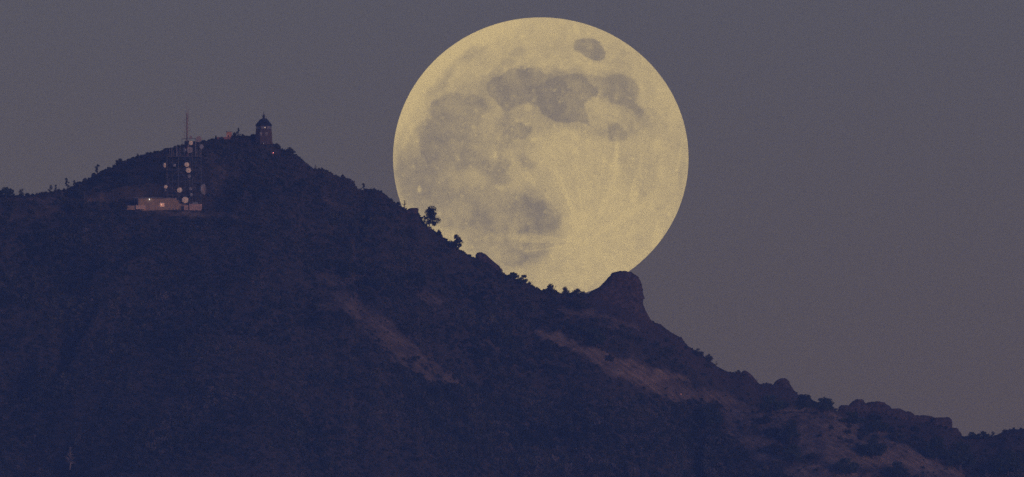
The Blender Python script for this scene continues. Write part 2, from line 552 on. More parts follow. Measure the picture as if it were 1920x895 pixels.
def in_clumps(clumps, per, rng, shell=0.45):
    """points spread through ellipsoid clumps (cx, cy, cz, rx, ry, rz)"""
    pts = []
    for c in clumps:
        d = rng.normal(size=(per, 3)); d /= np.linalg.norm(d, axis=1)[:, None]
        r = shell + (1 - shell) * rng.random((per, 1)) ** 0.6
        r *= 1 + 0.18 * rng.normal(size=(per, 1)) * (rng.random((per, 1)) < 0.3)
        pts.append(np.array(c[:3]) + d * r * np.array(c[3:6]))
    return np.concatenate(pts)

def shrub_mesh(seed, n=170, leaf=0.16):
    """a dome of brush, one unit in radius, about one unit high"""
    rng = np.random.default_rng(seed)
    cl = []
    for i in range(7):
        a = rng.random() * 6.28; r = 0.62 * math.sqrt(rng.random())
        q = 0.30 + 0.22 * rng.random()
        cl.append((r * math.cos(a), r * math.sin(a), 0.18 + 0.55 * rng.random() * (1 - 0.5 * r), q, q, q * 0.9))
    p = in_clumps(cl, n // 7, rng)
    p[:, 2] = np.maximum(p[:, 2], -0.1)
    v, f = leaf_quads(p, leaf * (0.6 + 0.8 * rng.random(len(p))), rng, 0.6)
    return mesh_np('brush_clump', v, f)

# ------------------------------------------------------------------ brush that covers the hillside (nobody could count it)
def brush_cover():
    rng = np.random.default_rng(12)
    N = 150000
    x = rng.uniform(-345, 345, N); y = rng.uniform(-420, 55, N)
    zr, yr = ridge_at(x)
    z = height(x, y)
    px, py = to_px(x, y, z)
    g = band_mask(px, py, GRASS); r = band_mask(px, py, ROCKY)
    d = yr - y
    dens = 0.55 + 0.55 * fbm(x / 26.0, y / 26.0, 4, 8)
    dens = dens * (1 - np.clip(g * 1.30, 0, 0.74)) * (1 - np.clip(r * 1.1, 0, 0.9))
    for c, rx, ry in PADS[:1]:
        q = np.sqrt(((x - c.x) / rx) ** 2 + ((y - c.y) / ry) ** 2)
        dens = dens * np.where(q < 1.0, 0, 1)
        yard = (np.abs(x - c.x) < rx) & (y < c.y) & (y > c.y - 22)
    fringe = (1 - sstep(3, 9, np.abs(d))) * (1 - sstep(1215, 1240, px) * (1 - sstep(1480, 1510, px) * (1 - sstep(1560, 1575, px))))
    dens = np.maximum(dens, 0.95 * fringe)
    low = yard
    keep = (rng.random(N) < np.clip(dens, 0.02, 1)) & (py < 960) & (py > 200) & (d > -18)
    x, y, z, px, py, d, g, low = [q[keep] for q in (x, y, z, px, py, d, g, low)]
    n = len(x)
    tall = sstep(0.05, 0.55, fbm(x / 40.0, y / 40.0, 3, 61)) * sstep(15, 70, d)
    wood = sstep(930, 1050, px) * (1 - sstep(1330, 1400, px)) * sstep(720, 780, py)
    sc = (0.75 + 0.85 * rng.random(n) ** 2) * (1 + 0.9 * tall + 1.1 * wood) * (0.72 + 0.28 * sstep(3, 30, np.abs(d)) + 0.45 * (rng.random(n) < 0.12))
    sc *= 1 - 0.68 * np.clip(g * 1.6, 0, 1) * (rng.random(n) < 0.93)
    tree = (rng.random(n) < 0.025 + 0.13 * sstep(0.05, 0.4, fbm(x / 55.0, y / 55.0, 3, 77))) & (d > 12) & (g < 0.12)
    sc = np.where(tree, 1.9 + 1.6 * rng.random(n), sc)        # scattered small trees
    sc = np.where(low, np.minimum(sc, 0.75), sc); tree = tree & ~low
    me = bpy.data.meshes.new('chaparral_brush')
    me.vertices.add(n)
    me.vertices.foreach_set('co', np.stack([x, y, z - 0.1], 1).astype(np.float32).ravel())
    def add(name, kind, key, data):
        a = me.attributes.new(name, kind, 'POINT'); a.data.foreach_set(key, data.ravel())
    hz = 0.8 + 0.5 * rng.random(n) + 0.35 * tall
    add('size', 'FLOAT_VECTOR', 'vector', np.stack([sc, sc, sc * hz], 1).astype(np.float32))
    add('turn', 'FLOAT_VECTOR', 'vector', np.stack([0.15 * rng.normal(size=n), 0.15 * rng.normal(size=n), rng.random(n) * 6.28], 1).astype(np.float32))
    add('which', 'INT', 'value', np.where(tree, rng.integers(6, 8, n), rng.integers(0, 6, n)).astype(np.int32))
    o = link('chaparral_brush', me, None)
    tag(o, 'dark dry brush and low scrub covering the mountain slope', 'brush', kind='stuff')
    # leaf-cluster prototypes live only inside the node tree
    ng = bpy.data.node_groups.new('brush_scatter', 'GeometryNodeTree')
    ng.interface.new_socket('Geometry', in_out='INPUT', socket_type='NodeSocketGeometry')
    ng.interface.new_socket('Geometry', in_out='OUTPUT', socket_type='NodeSocketGeometry')
    nd, lk = ng.nodes, ng.links
    gi, go = nd.new('NodeGroupInput'), nd.new('NodeGroupOutput')
    join = nd.new('GeometryNodeJoinGeometry')
    for k in range(8):
        pm = shrub_mesh(100 + k) if k < 6 else shrub_mesh(100 + k, 420, 0.11)
        pm.materials.append(M['brush_a'] if k < 4 else M['brush_b'] if k < 6 else M['brush_tree'])
        po = bpy.data.objects.new('brush_clump', pm)
        oi = nd.new('GeometryNodeObjectInfo'); oi.inputs['Object'].default_value = po
        gt = nd.new('GeometryNodeGeometryToInstance')
        lk.new(oi.outputs['Geometry'], gt.inputs[0]); lk.new(gt.outputs[0], join.inputs[0])
    ip = nd.new('GeometryNodeInstanceOnPoints')
    ip.inputs['Pick Instance'].default_value = True
    def named(name, t):
        a = nd.new('GeometryNodeInputNamedAttribute'); a.data_type = t; a.inputs['Name'].default_value = name
        return a.outputs['Attribute']
    lk.new(gi.outputs[0], ip.inputs['Points']); lk.new(join.outputs[0], ip.inputs['Instance'])
    lk.new(named('which', 'INT'), ip.inputs['Instance Index'])
    lk.new(named('turn', 'FLOAT_VECTOR'), ip.inputs['Rotation'])
    lk.new(named('size', 'FLOAT_VECTOR'), ip.inputs['Scale'])
    lk.new(ip.outputs[0], go.inputs[0])
    md = o.modifiers.new('scatter', 'NODES'); md.node_group = ng
    print('brush clumps', n)

def brush_material(name, lo, hi):
    m, n, l, b = new_mat(name)
    geo = n.new('ShaderNodeNewGeometry'); oi = n.new('ShaderNodeObjectInfo')
    def noise(scale, detail):
        t = n.new('ShaderNodeTexNoise'); t.inputs['Scale'].default_value = scale; t.inputs['Detail'].default_value = detail
        l.new(geo.outputs['Position'], t.inputs['Vector']); return t
    wide, near = noise(0.024, 7), noise(0.16, 5)
    add = n.new('ShaderNodeMath'); add.operation = 'MULTIPLY_ADD'
    l.new(oi.outputs['Random'], add.inputs[0]); add.inputs[1].default_value = 0.22; l.new(near.outputs['Fac'], add.inputs[2])
    cr = n.new('ShaderNodeValToRGB')
    cr.color_ramp.elements[0].position = 0.40; cr.color_ramp.elements[0].color = (*lo, 1)
    cr.color_ramp.elements[1].position = 0.80; cr.color_ramp.elements[1].color = (*hi, 1)
    l.new(add.outputs[0], cr.inputs[0])
    dr = n.new('ShaderNodeValToRGB')                 # broad random drift, from darker and greener to paler and browner
    dr.color_ramp.elements[0].position = 0.36; dr.color_ramp.elements[0].color = (0.40, 0.52, 0.52, 1)
    dr.color_ramp.elements[1].position = 0.66; dr.color_ramp.elements[1].color = (1.70, 1.50, 1.55, 1)
    l.new(wide.outputs['Fac'], dr.inputs[0])
    mu = n.new('ShaderNodeMixRGB'); mu.blend_type = 'MULTIPLY'; mu.inputs[0].default_value = 1
    l.new(cr.outputs[0], mu.inputs[1]); l.new(dr.outputs[0], mu.inputs[2])
    l.new(mu.outputs[0], b.inputs['Base Color'])
    b.inputs['Roughness'].default_value = 0.9; b.inputs['Specular IOR Level'].default_value = 0.1
    return m
M['brush_a'] = brush_material('brush_a', (0.022, 0.029, 0.019), (0.066, 0.070, 0.046))
M['brush_tree'] = brush_material('brush_tree', (0.014, 0.022, 0.013), (0.034, 0.042, 0.024))
M['brush_b'] = brush_material('brush_b', (0.044, 0.045, 0.040), (0.100, 0.096, 0.085))
brush_cover()

# ------------------------------------------------------------------ the moon
def moon():
    far = 380000.0
    px, py, rx, rz = 1014.0, 297.0, 277.0, 264.0
    c = at(px, py, 0.0) - cam.location
    d = c.normalized()
    loc = cam.location + d * far
    rad = math.tan(rx * S_PX) * far
    rings, segs = 230, 560
    th = np.concatenate([np.linspace(1e-5, math.pi / 2, rings), np.linspace(math.pi / 2, math.pi - 0.01, 26)[1:]])
    ph = np.linspace(0, 2 * math.pi, segs, endpoint=False)
    T, P = np.meshgrid(th, ph, indexing='ij')
    dx, dz, dy = np.sin(T) * np.cos(P), np.sin(T) * np.sin(P), -np.cos(T)     # local: x right, z up, -y to the viewer
    v = np.stack([dx, dy, dz * rz / rx], -1).reshape(-1, 3)
    nr = len(th)
    ii = np.arange(nr * segs).reshape(nr, segs)
    a, b = ii[:-1], ii[1:]
    f = np.stack([a, np.roll(a, -1, 1), np.roll(b, -1, 1), b], -1).reshape(-1, 4)
    f = f[:, ::-1]
    n0 = len(v)
    v = np.concatenate([v, [[0, -1, 0]], [[0, 1, 0]]])
    me = mesh_np('moon', v, f)
    # the grey seas, drawn in disc coordinates measured off the photograph
    mx = px + rx * v[:, 0]; my = py - rx * v[:, 2]
    w1 = fbm(mx / 40.0, my / 40.0, 4, 301); w2 = fbm(mx / 40.0, my / 40.0, 4, 302)
    w3 = fbm(mx / 13.0, my / 13.0, 3, 303); w4 = fbm(mx / 13.0, my / 13.0, 3, 304)
    qx = mx + 13 * w1 + 5 * w3; qy = my + 13 * w2 + 5 * w4
    def blob(cx, cy, ax, ay, ang, soft, x=qx, y=qy):
        ca, sa = math.cos(R(ang)), math.sin(R(ang))
        u = ((x - cx) * ca + (y - cy) * sa) / ax
        w = (-(x - cx) * sa + (y - cy) * ca) / ay
        return 1 - sstep(1 - soft, 1 + soft, np.hypot(u, w))
    dark = np.zeros(len(v))
    hx = mx + 6.5 * fbm(mx / 12.0, my / 12.0, 4, 331, 0.8); hy = my + 6.5 * fbm(mx / 12.0, my / 12.0, 4, 332, 0.8)
    ox, oy = hx - mx, hy - my
    def poly(pts, soft, k=1.0):
        hx = mx + k * ox; hy = my + k * oy
        P = np.array(pts, float); Q = np.roll(P, -1, 0)
        d2 = np.full(len(hx), 1e9); inside = np.zeros(len(hx), bool)
        for (ax, ay), (bx, by) in zip(P, Q):
            ex, ey = bx - ax, by - ay
            t = np.clip(((hx - ax) * ex + (hy - ay) * ey) / (ex * ex + ey * ey), 0, 1)
            d2 = np.minimum(d2, (hx - ax - t * ex) ** 2 + (hy - ay - t * ey) ** 2)
            if ay != by:
                inside ^= ((ay > hy) != (by > hy)) & (hx < (bx - ax) * (hy - ay) / (by - ay) + ax)
        sd = np.sqrt(d2) * np.where(inside, 1, -1)
        return sstep(-soft, soft, sd)
    for pts, soft, wt, k in MARIA_POLY:
        q = poly(pts, soft, k)
        dark = np.maximum(dark, wt * q) + 0.12 * q * dark
    for cx, cy, ax, ay, ang, soft, wt in MARIA:
        q = wt * blob(cx, cy, ax, ay, ang, soft)
        dark = dark + q * (1 - dark) * 0.8
    dark = dark * (1 + 0.34 * fbm(mx / 24.0, my / 24.0, 5, 340, 0.65))
    mott = fbm(mx / 13.0, my / 13.0, 5, 310, 0.7)
    mott2 = fbm(mx / 55.0, my / 55.0, 3, 311)
    bright = np.zeros(len(v))
    for cx, cy, ax, ay, ang, soft, wt in LIGHT_SPOTS:
        bright = np.maximum(bright, wt * blob(cx, cy, ax, ay, ang, soft, mx + 4 * w3, my + 4 * w4))
    # rays thrown out from the southern crater
    tx, ty = 1100.0, 455.0
    rr = np.hypot(mx - tx, my - ty); aa = np.arctan2(my - ty, mx - tx)
    ray = sstep(0.25, 0.7, fbm(aa * 7.0 + 20, rr / 200.0, 4, 320)) * np.exp(-rr / 150.0) * sstep(8, 22, rr)
    ray2 = sstep(0.2, 0.6, fbm(mx / 11.0 + my / 70.0, my / 90.0, 3, 321)) * sstep(1100, 1160, mx) * sstep(200, 320, my) * 0.35
    rg = np.random.default_rng(5)
    for k in range(260):          # small bright craters scattered over the disc
        ca_, cr_ = rg.random() * 6.283, math.sqrt(rg.random()) * 265
        cx_, cy_ = px + cr_ * math.cos(ca_), py + 0.95 * cr_ * math.sin(ca_)
        rr_ = rg.uniform(1.0, 2.6)
        near_ = np.exp(-((mx - cx_) ** 2 + (my - cy_) ** 2) / (2 * rr_ ** 2))
        bright = np.maximum(bright, rg.uniform(0.3, 0.9) * near_)
    lim = np.hypot((mx - px) / rx, (my - py) / rz)
    edge = 0.35 * sstep(0.80, 0.98, lim) * sstep(330, 180, my) * sstep(1050, 900, mx)
    tone = 0.72 + 0.16 * mott2 + 0.20 * mott + 0.50 * ray - 0.22 * np.exp(-((rr - 6.0) / 3.0) ** 2) * 0.6 + 0.6 * ray2 + edge - 0.60 * dark + 0.42 * bright
    # southern and eastern highlands paler than the west
    tone += 0.10 * sstep(300, 430, my) * sstep(1020, 1100, mx) - 0.06 * sstep(950, 820, mx) * sstep(250, 350, my)
    tone = np.clip(tone, 0, 1.25)
    at_ = me.attributes.new('albedo', 'FLOAT', 'POINT'); at_.data.foreach_set('value', tone.astype(np.float32))
    m, n, l, b = new_mat('moon_surface')
    n.remove(b)
    em = n.new('ShaderNodeEmission'); em.inputs['Strength'].default_value = MOON_STRENGTH  # sunlight on the moon's face is put in as emission
    l.new(em.outputs[0], n['Material Output'].inputs['Surface'])
    ac = n.new('ShaderNodeAttribute'); ac.attribute_name = 'albedo'
    tc = n.new('ShaderNodeTexCoord')
    nz = n.new('ShaderNodeTexNoise'); nz.inputs['Scale'].default_value = 46; nz.inputs['Detail'].default_value = 6; nz.inputs['Roughness'].default_value = 0.7
    l.new(tc.outputs['Object'], nz.inputs['Vector'])
    ma = n.new('ShaderNodeMath'); ma.operation = 'MULTIPLY_ADD'
    l.new(nz.outputs['Fac'], ma.inputs[0]); ma.inputs[1].default_value = 0.30
    l.new(ac.outputs['Fac'], ma.inputs[2])
    su = n.new('ShaderNodeMath'); su.operation = 'SUBTRACT'; l.new(ma.outputs[0], su.inputs[0]); su.inputs[1].default_value = 0.15
    cr = n.new('ShaderNodeValToRGB')
    cr.color_ramp.elements[0].position = 0.05; cr.color_ramp.elements[0].color = (*MOON_DARK, 1)
    cr.color_ramp.elements[1].position = 1.05 if False else 1.0; cr.color_ramp.elements[1].color = (*MOON_PALE, 1)
    l.new(su.outputs[0], cr.inputs[0]); l.new(cr.outputs[0], em.inputs['Color'])
    o = link('moon', me, m, smooth=True)
    o.location = loc
    o.scale = (rad, rad, rad)
    o.rotation_euler = (math.asin(d.z), 0, -math.atan2(d.x, d.y))
    tag(o, 'huge full yellow moon with grey seas rising behind the mountain ridge', 'moon')

MOON_STRENGTH = 0.99
MOON_DARK = (0.318, 0.256, 0.174)
MOON_PALE = (0.760, 0.574, 0.258)
MARIA_POLY = [   # outlines of the seas in photograph columns and rows, edge softness, depth, shore raggedness
    ([(800, 190), (860, 165), (930, 135), (1010, 130), (1090, 138), (1180, 140), (1200, 200), (1180, 262), (1110, 255), (1040, 236), (1000, 262), (970, 330), (915, 340), (880, 290)], 12, 0.36, 1.6),
    ([(900, 360), (1000, 350), (1062, 400), (1055, 450), (1000, 500), (930, 505), (880, 460)], 12, 0.42, 1.6),
    ([(750, 300), (775, 250), (805, 195), (860, 170), (912, 180), (935, 212), (965, 235), (950, 275), (935, 300), (930, 350), (965, 368), (1005, 366), (1048, 404), (1045, 440), (985, 455), (992, 490), (950, 502), (905, 475), (850, 430), (800, 420), (760, 385), (746, 340)], 13, 0.46, 1.6),
    ([(975, 126), (1012, 130), (1050, 145), (1045, 195), (1005, 202), (980, 190)], 7, 0.72, 1.2),
    ([(1082, 138), (1110, 142), (1148, 140), (1150, 188), (1118, 190), (1088, 178)], 8, 0.50, 1.2),
    ([(1080, 75), (1094, 73), (1114, 73), (1126, 80), (1131, 90), (1136, 100), (1133, 111), (1126, 115), (1111, 114), (1099, 109), (1089, 100), (1077, 95), (1075, 87)], 2.6, 0.86, 0.35),
    ([(912, 162), (913, 154), (923, 146), (936, 142), (951, 132), (961, 129), (990, 129), (1001, 135), (1012, 144), (1018, 158), (1010, 175), (1006, 185), (991, 195), (978, 199), (965, 204), (950, 212), (941, 205), (931, 192), (918, 180), (913, 170)], 3.75, 0.8, 0.629),
    ([(1010, 160), (1022, 152), (1046, 143), (1076, 137), (1094, 140), (1106, 155), (1124, 164), (1121, 180), (1106, 190), (1094, 195), (1103, 219), (1108, 238), (1082, 229), (1058, 233), (1040, 229), (1015, 216), (1006, 195)], 3.75, 0.92, 0.629),
    ([(1122, 156), (1132, 146), (1154, 138), (1178, 141), (1195, 156), (1198, 177), (1192, 192), (1206, 206), (1200, 222), (1184, 206), (1164, 200), (1142, 195), (1130, 180)], 4.5, 0.74, 0.753),
    ([(1136, 234), (1144, 229), (1157, 230), (1169, 239), (1178, 251), (1174, 264), (1161, 267), (1144, 264), (1136, 254), (1137, 244)], 4.5, 0.68, 0.691),
    ([(1088, 226), (1110, 236), (1136, 240), (1136, 255), (1112, 258), (1090, 256)], 6, 0.42, 1.063),
    ([(805, 205), (809, 192), (827, 183), (834, 177), (854, 172), (876, 175), (898, 178), (911, 184), (916, 199), (911, 212), (890, 222), (880, 236), (890, 246), (911, 246), (912, 264), (908, 271), (889, 276), (880, 290), (850, 305), (800, 306), (787, 292), (787, 270), (787, 257), (782, 244), (785, 232), (799, 222)], 4.5, 0.64, 0.877),
    ([(800, 215), (840, 208), (872, 222), (872, 262), (840, 275), (800, 268), (786, 246)], 9, 0.74, 1.063),
    ([(746, 290), (790, 296), (860, 286), (905, 285), (928, 305), (918, 345), (885, 362), (872, 385), (862, 425), (830, 432), (790, 405), (758, 375), (748, 340)], 10, 0.52, 1.5),
    ([(880, 375), (928, 382), (961, 376), (985, 361), (1015, 370), (1034, 391), (1056, 406), (1050, 436), (1022, 443), (991, 436), (979, 454), (949, 444), (905, 440), (875, 420)], 8, 0.66, 1.2),
    ([(985, 372), (1012, 376), (1030, 394), (1050, 408), (1044, 430), (1010, 436), (985, 420), (978, 395)], 6.75, 0.78, 1.063),
    ([(937, 477), (944, 467), (961, 463), (977, 465), (991, 477), (991, 490), (981, 499), (961, 502), (946, 499), (937, 489)], 4.5, 0.64, 0.629),
    ([(955, 236), (975, 228), (998, 236), (1000, 250), (982, 262), (962, 262), (950, 280), (938, 300), (928, 290), (930, 264), (942, 250)], 6, 0.84, 1),
    ([(930, 300), (950, 296), (962, 312), (950, 326), (962, 338), (940, 350), (918, 345), (916, 325)], 7, 0.7, 1.2),
]
MARIA = [   # softer grey patches: centre column, row, half-axes, turn, softness, depth
    (1205, 218, 12, 24, -20, 0.5, 0.35), (895, 208, 26, 24, 0, 0.35, 0.30), (788, 345, 44, 46, 0, 0.5, 0.22), (842, 366, 50, 30, 20, 0.5, 0.25),
    (985, 305, 16, 14, 0, 0.5, 0.55), (960, 285, 26, 16, 30, 0.6, 0.30), (905, 262, 22, 14, 0, 0.6, 0.30), (900, 300, 30, 12, 10, 0.6, 0.28), (1000, 345, 22, 12, 20, 0.7, 0.22), (955, 218, 15, 12, 0, 0.4, 0.50), (1112, 158, 14, 10, 0, 0.5, 0.45),
    (905, 445, 50, 22, 25, 0.5, 0.36), (1022, 472, 14, 9, 20, 0.5, 0.40), (960, 450, 26, 12, 0, 0.5, 0.36), (890, 405, 45, 26, 20, 0.5, 0.25),
    (818, 162, 36, 9, -48, 0.5, 0.44), (890, 98, 34, 10, -38, 0.5, 0.50), (768, 222, 34, 8, -66, 0.5, 0.40), (850, 130, 28, 8, -42, 0.5, 0.36), (972, 100, 15, 9, -10, 0.5, 0.48), (958, 122, 13, 8, 20, 0.5, 0.40),
    (936, 126, 24, 9, -20, 0.5, 0.32), (1166, 105, 9, 5, 60, 0.5, 0.40), (1178, 128, 9, 5, 60, 0.5, 0.36), (1165, 122, 5, 4, 0, 0.5, 0.35),
    (752, 300, 10, 30, 0, 0.5, 0.3), (1185, 300, 20, 20, 0, 0.6, 0.22), (1030, 330, 40, 30, 0, 0.7, 0.16), (1195, 365, 16, 40, 10, 0.7, 0.20), (1225, 205, 6, 10, -20, 0.5, 0.3),
    (1070, 140, 30, 10, 5, 0.5, 0.35), (1000, 480, 12, 8, 0, 0.5, 0.25), (1125, 255, 10, 8, 0, 0.5, 0.3), (1190, 240, 10, 16, -25, 0.6, 0.32), (1278, 330, 5, 30, 5, 0.6, 0.3),
]
LIGHT_SPOTS = [(1100 + math.cos(R(a)) * L * 0.62, 455 + math.sin(R(a)) * L * 0.62, L * 0.5, wd, a, 0.8, wt) for a, L, wd, wt in (
    (-112, 95, 3.0, 0.42), (-92, 70, 2.5, 0.35), (-66, 120, 3.5, 0.40), (-40, 90, 3.0, 0.36), (-12, 110, 3.0, 0.40), (14, 80, 2.6, 0.34), (48, 70, 3.0, 0.36), (82, 60, 2.5, 0.34), (118, 70, 3.0, 0.36), (150, 80, 2.5, 0.30))] + [
    (859, 297, 5, 4, 0, 0.6, 0.45), (907, 460, 10, 9, 20, 0.8, 0.4), (974, 444, 12, 7, 10, 0.7, 0.5), (938, 448, 9, 7, 0, 0.7, 0.35), 
    (1022, 303, 8, 6, 0, 0.8, 0.35), (922, 240, 6, 16, 5, 0.7, 0.45), (1001, 219, 7, 4, -20, 0.7, 0.4), (1072, 250, 14, 8, 20, 0.9, 0.3), (1078, 285, 9, 7, 0, 0.8, 0.35),
    (868, 392, 10, 20, -30, 0.8, 0.35), (1000, 462, 6, 10, 0, 0.8, 0.3), (830, 338, 6, 5, 0, 0.7, 0.5), (1100, 490, 46, 26, 0, 0.9, 0.16), (1170, 420, 50, 44, 0, 0.95, 0.14), (1030, 520, 60, 18, 0, 0.9, 0.14),
    (1140, 222, 18, 6, 25, 0.8, 0.35), (1155, 216, 12, 5, 30, 0.8, 0.3), (1062, 128, 18, 6, 5, 0.8, 0.28), (1030, 118, 20, 10, 0, 0.9, 0.2), (800, 214, 5, 14, 25, 0.8, 0.3),
    (889, 335, 22, 16, 0, 0.7, 0.75), (862, 340, 34, 18, 0, 0.8, 0.40), (788, 354, 4, 7, 0, 0.5, 1.2), (852, 390, 16, 16, 30, 0.7, 0.5), (1100, 455, 11, 10, 0, 0.6, 0.75), (1100, 455, 34, 30, 0, 0.95, 0.28),
    (1085, 418, 22, 20, 0, 0.8, 0.45), (990, 201, 6, 5, 0, 0.6, 0.6), (972, 226, 6, 4, 0, 0.6, 0.5), (918, 222, 8, 12, -20, 0.8, 0.3),
    (1128, 205, 26, 12, 20, 0.7, 0.40), (1232, 275, 9, 12, 0, 0.8, 0.55), (1040, 236, 3, 3, 0, 0.6, 0.6), (1084, 116, 10, 5, 20, 0.8, 0.4), (1120, 125, 34, 7, 8, 0.8, 0.3), (1155, 305, 4, 60, 3, 0.8, 0.35), (1240, 310, 8, 36, 8, 0.8, 0.35),
    (925, 470, 14, 16, 0, 0.8, 0.3), (965, 425, 10, 18, 20, 0.8, 0.35), (780, 270, 7, 16, 0, 0.8, 0.4), (1198, 167, 10, 14, 10, 0.8, 0.35), (1060, 300, 60, 30, 0, 0.9, 0.12), (905, 255, 8, 12, 0, 0.8, 0.3), (1005, 45, 60, 8, 0, 0.9, 0.2),
]
moon()

# ------------------------------------------------------------------ rocks
def rock_mesh(name, levels, Y, depth, seed, rough=0.9, segs=64):
    """a boulder or outcrop from its side outline: levels of (row, left column, right column), top first"""
    lv = np.array(levels, float)
    NR = 58
    rows = np.linspace(lv[0, 0], lv[-1, 0], NR)
    L = np.interp(rows, lv[:, 0], lv[:, 1]); Rr = np.interp(rows, lv[:, 0], lv[:, 2])
    base = at((L[-1] + Rr[-1]) / 2, rows[-1], Y)
    V = []
    for i, row in enumerate(rows):
        a, b = at(L[i], row, Y), at(Rr[i], row, Y)
        cx, hw, z = (a.x + b.x) / 2, max((b.x - a.x) / 2, 0.05), a.z
        dp = depth * (0.35 + 0.65 * math.sqrt(i / (NR - 1.0))) * min(1, hw / 2.0 + 0.3)
        t = np.linspace(0, 2 * math.pi, segs, endpoint=False)
        ct, st = np.cos(t), np.sin(t)
        k = 0.78
        X = cx + hw * np.sign(ct) * np.abs(ct) ** k
        Yv = Y + dp * np.sign(st) * np.abs(st) ** k + 0.25 * dp
        V.append(np.stack([X, Yv, np.full(segs, z)], 1))
    V = np.concatenate(V)
    c = V.mean(0)
    n1 = fbm3(V[:, 0] / 5.0, V[:, 1] / 5.0, V[:, 2] / 4.0, 4, seed)
    n2 = 1 - 2 * np.abs(fbm3(V[:, 0] / 2.2 + 9, V[:, 1] / 2.2, V[:, 2] / 5.0, 3, seed + 5))
    dirn = V - np.array([c[0], c[1], 0]); dirn[:, 2] = 0
    dirn /= np.maximum(np.linalg.norm(dirn, axis=1), 1e-3)[:, None]
    front = np.abs(dirn[:, 1])
    V += dirn * ((rough * (0.7 * n1 + 0.45 * n2)) * (0.35 + 0.65 * front))[:, None]
    # ledges and broken faces
    led = noise2(V[:, 2] / 0.9 + 1.2 * n1, V[:, 0] / 9.0, seed + 3)
    cell = noise3(V[:, 0] / 1.7, V[:, 1] / 1.7, V[:, 2] / 1.3, seed + 31)
    V += dirn * (rough * 0.9 * ((np.round(led * 3) / 3 - 0.5) + (np.round(cell * 3) / 3 - 0.5)) * (0.45 + 0.55 * front))[:, None]
    V[:, 2] += 1.1 * rough * fbm3(V[:, 0] / 2.0, V[:, 1] / 2.0, V[:, 2] / 2.4, 4, seed + 9, 0.6)
    V[:, 0] += 0.5 * rough * fbm3(V[:, 0] / 2.0, V[:, 1] / 2.0, V[:, 2] / 1.8, 4, seed + 13, 0.6)
    n = len(rows)
    ii = np.arange(n * segs).reshape(n, segs)
    f = np.stack([ii[1:], np.roll(ii[1:], -1, 1), np.roll(ii[:-1], -1, 1), ii[:-1]], -1).reshape(-1, 4)
    V = np.concatenate([V, [V[:segs].mean(0) + [0, 0, 0.15]]])
    top = np.array([[ii[0, k], ii[0, (k + 1) % segs], n * segs, n * segs] for k in range(segs)])
    org = np.array([base.x, base.y, base.z])
    me = bpy.data.meshes.new(name)
    me.from_pydata([tuple(p) for p in V - org], [], [tuple(q) for q in f] + [tuple(q[:3]) for q in top])
    me.update()
    return me, base

def rock(name, label, cat, levels, Y, depth, seed, rough=0.9, parent=None, group=None):
    me, base = rock_mesh(name, levels, Y, depth, seed, rough)
    o = link(name, me, M['rock'])
    if parent:
        o.location = base - parent.location; o.parent = parent
    else:
        o.location = base
        tag(o, label, cat, group)
    return o

def ry_at(px):
    return float(np.interp(px, [p[0] for p in RIDGE_Y], [p[1] for p in RIDGE_Y]))

rock('rock_outcrop', 'large dark rounded rock outcrop jutting up against the lower edge of the moon', 'rock outcrop',
     [(509, 1161, 1172), (510, 1154, 1180), (512, 1149, 1186), (515, 1146, 1190), (520, 1142, 1196), (526, 1137, 1200), (533, 1130, 1203), (540, 1121, 1204), (548, 1106, 1205), (555, 1099, 1207),
      (560, 1097, 1209), (563, 1096, 1205), (570, 1096, 1205.5), (578, 1098, 1208.5), (588, 1100, 1213), (596, 1104, 1217.5), (602, 1110, 1221), (612, 1120, 1228), (625, 1130, 1232)], ry_at(1160), 11, 3, 0.9)
rock('rock_ledge', 'square-edged rock ledge on the ridge just left of the pine tree', 'rock',
     [(390.5, 769, 782), (392, 765, 784.5), (396, 761, 784.5), (402, 757, 784), (409, 755, 787), (417, 755, 793), (428, 758, 801), (440, 764, 808)], ry_at(775) - 1.5, 6, 11, 0.5)
rock('ridge_boulder', 'rounded dark rock knob on the ridge in front of the lower moon', 'rock',
     [(473.5, 897, 903), (475, 894, 907), (479, 892, 913), (485, 892, 919), (491, 891, 926), (499, 892, 936), (508, 895, 943)], ry_at(905), 5, 15, 0.5)
rock('ridge_boulder', 'small pointed rock knob on the right-hand ridge, left of the long crag', 'rock',
     [(710, 1464, 1472), (712, 1459, 1477), (716, 1454, 1480), (721, 1450, 1481.5), (728, 1446, 1486), (738, 1444, 1494), (750, 1444, 1500)], ry_at(1468), 6, 21, 0.5)
rock('ridge_boulder', 'small dark rock point on the bare slope halfway between outcrop and crag', 'rock',
     [(696, 1394, 1399), (698, 1391, 1403), (702, 1387, 1408), (708, 1383, 1413), (716, 1380, 1420), (726, 1380, 1426)], ry_at(1398), 4, 23, 0.5)
rock('ridge_boulder', 'tiny rock point on the steep ridge below the large outcrop', 'rock',
     [(632, 1274, 1278), (634, 1272, 1279), (638, 1270, 1281), (645, 1267, 1286), (652, 1266, 1290)], ry_at(1276), 2.5, 25, 0.3)
rock('ridge_boulder', 'little rock step on the ridge right beside the large outcrop', 'rock',
     [(607.5, 1232, 1238), (609, 1229, 1240), (613, 1225, 1244), (620, 1222, 1252)], ry_at(1235), 2.5, 27, 0.3)

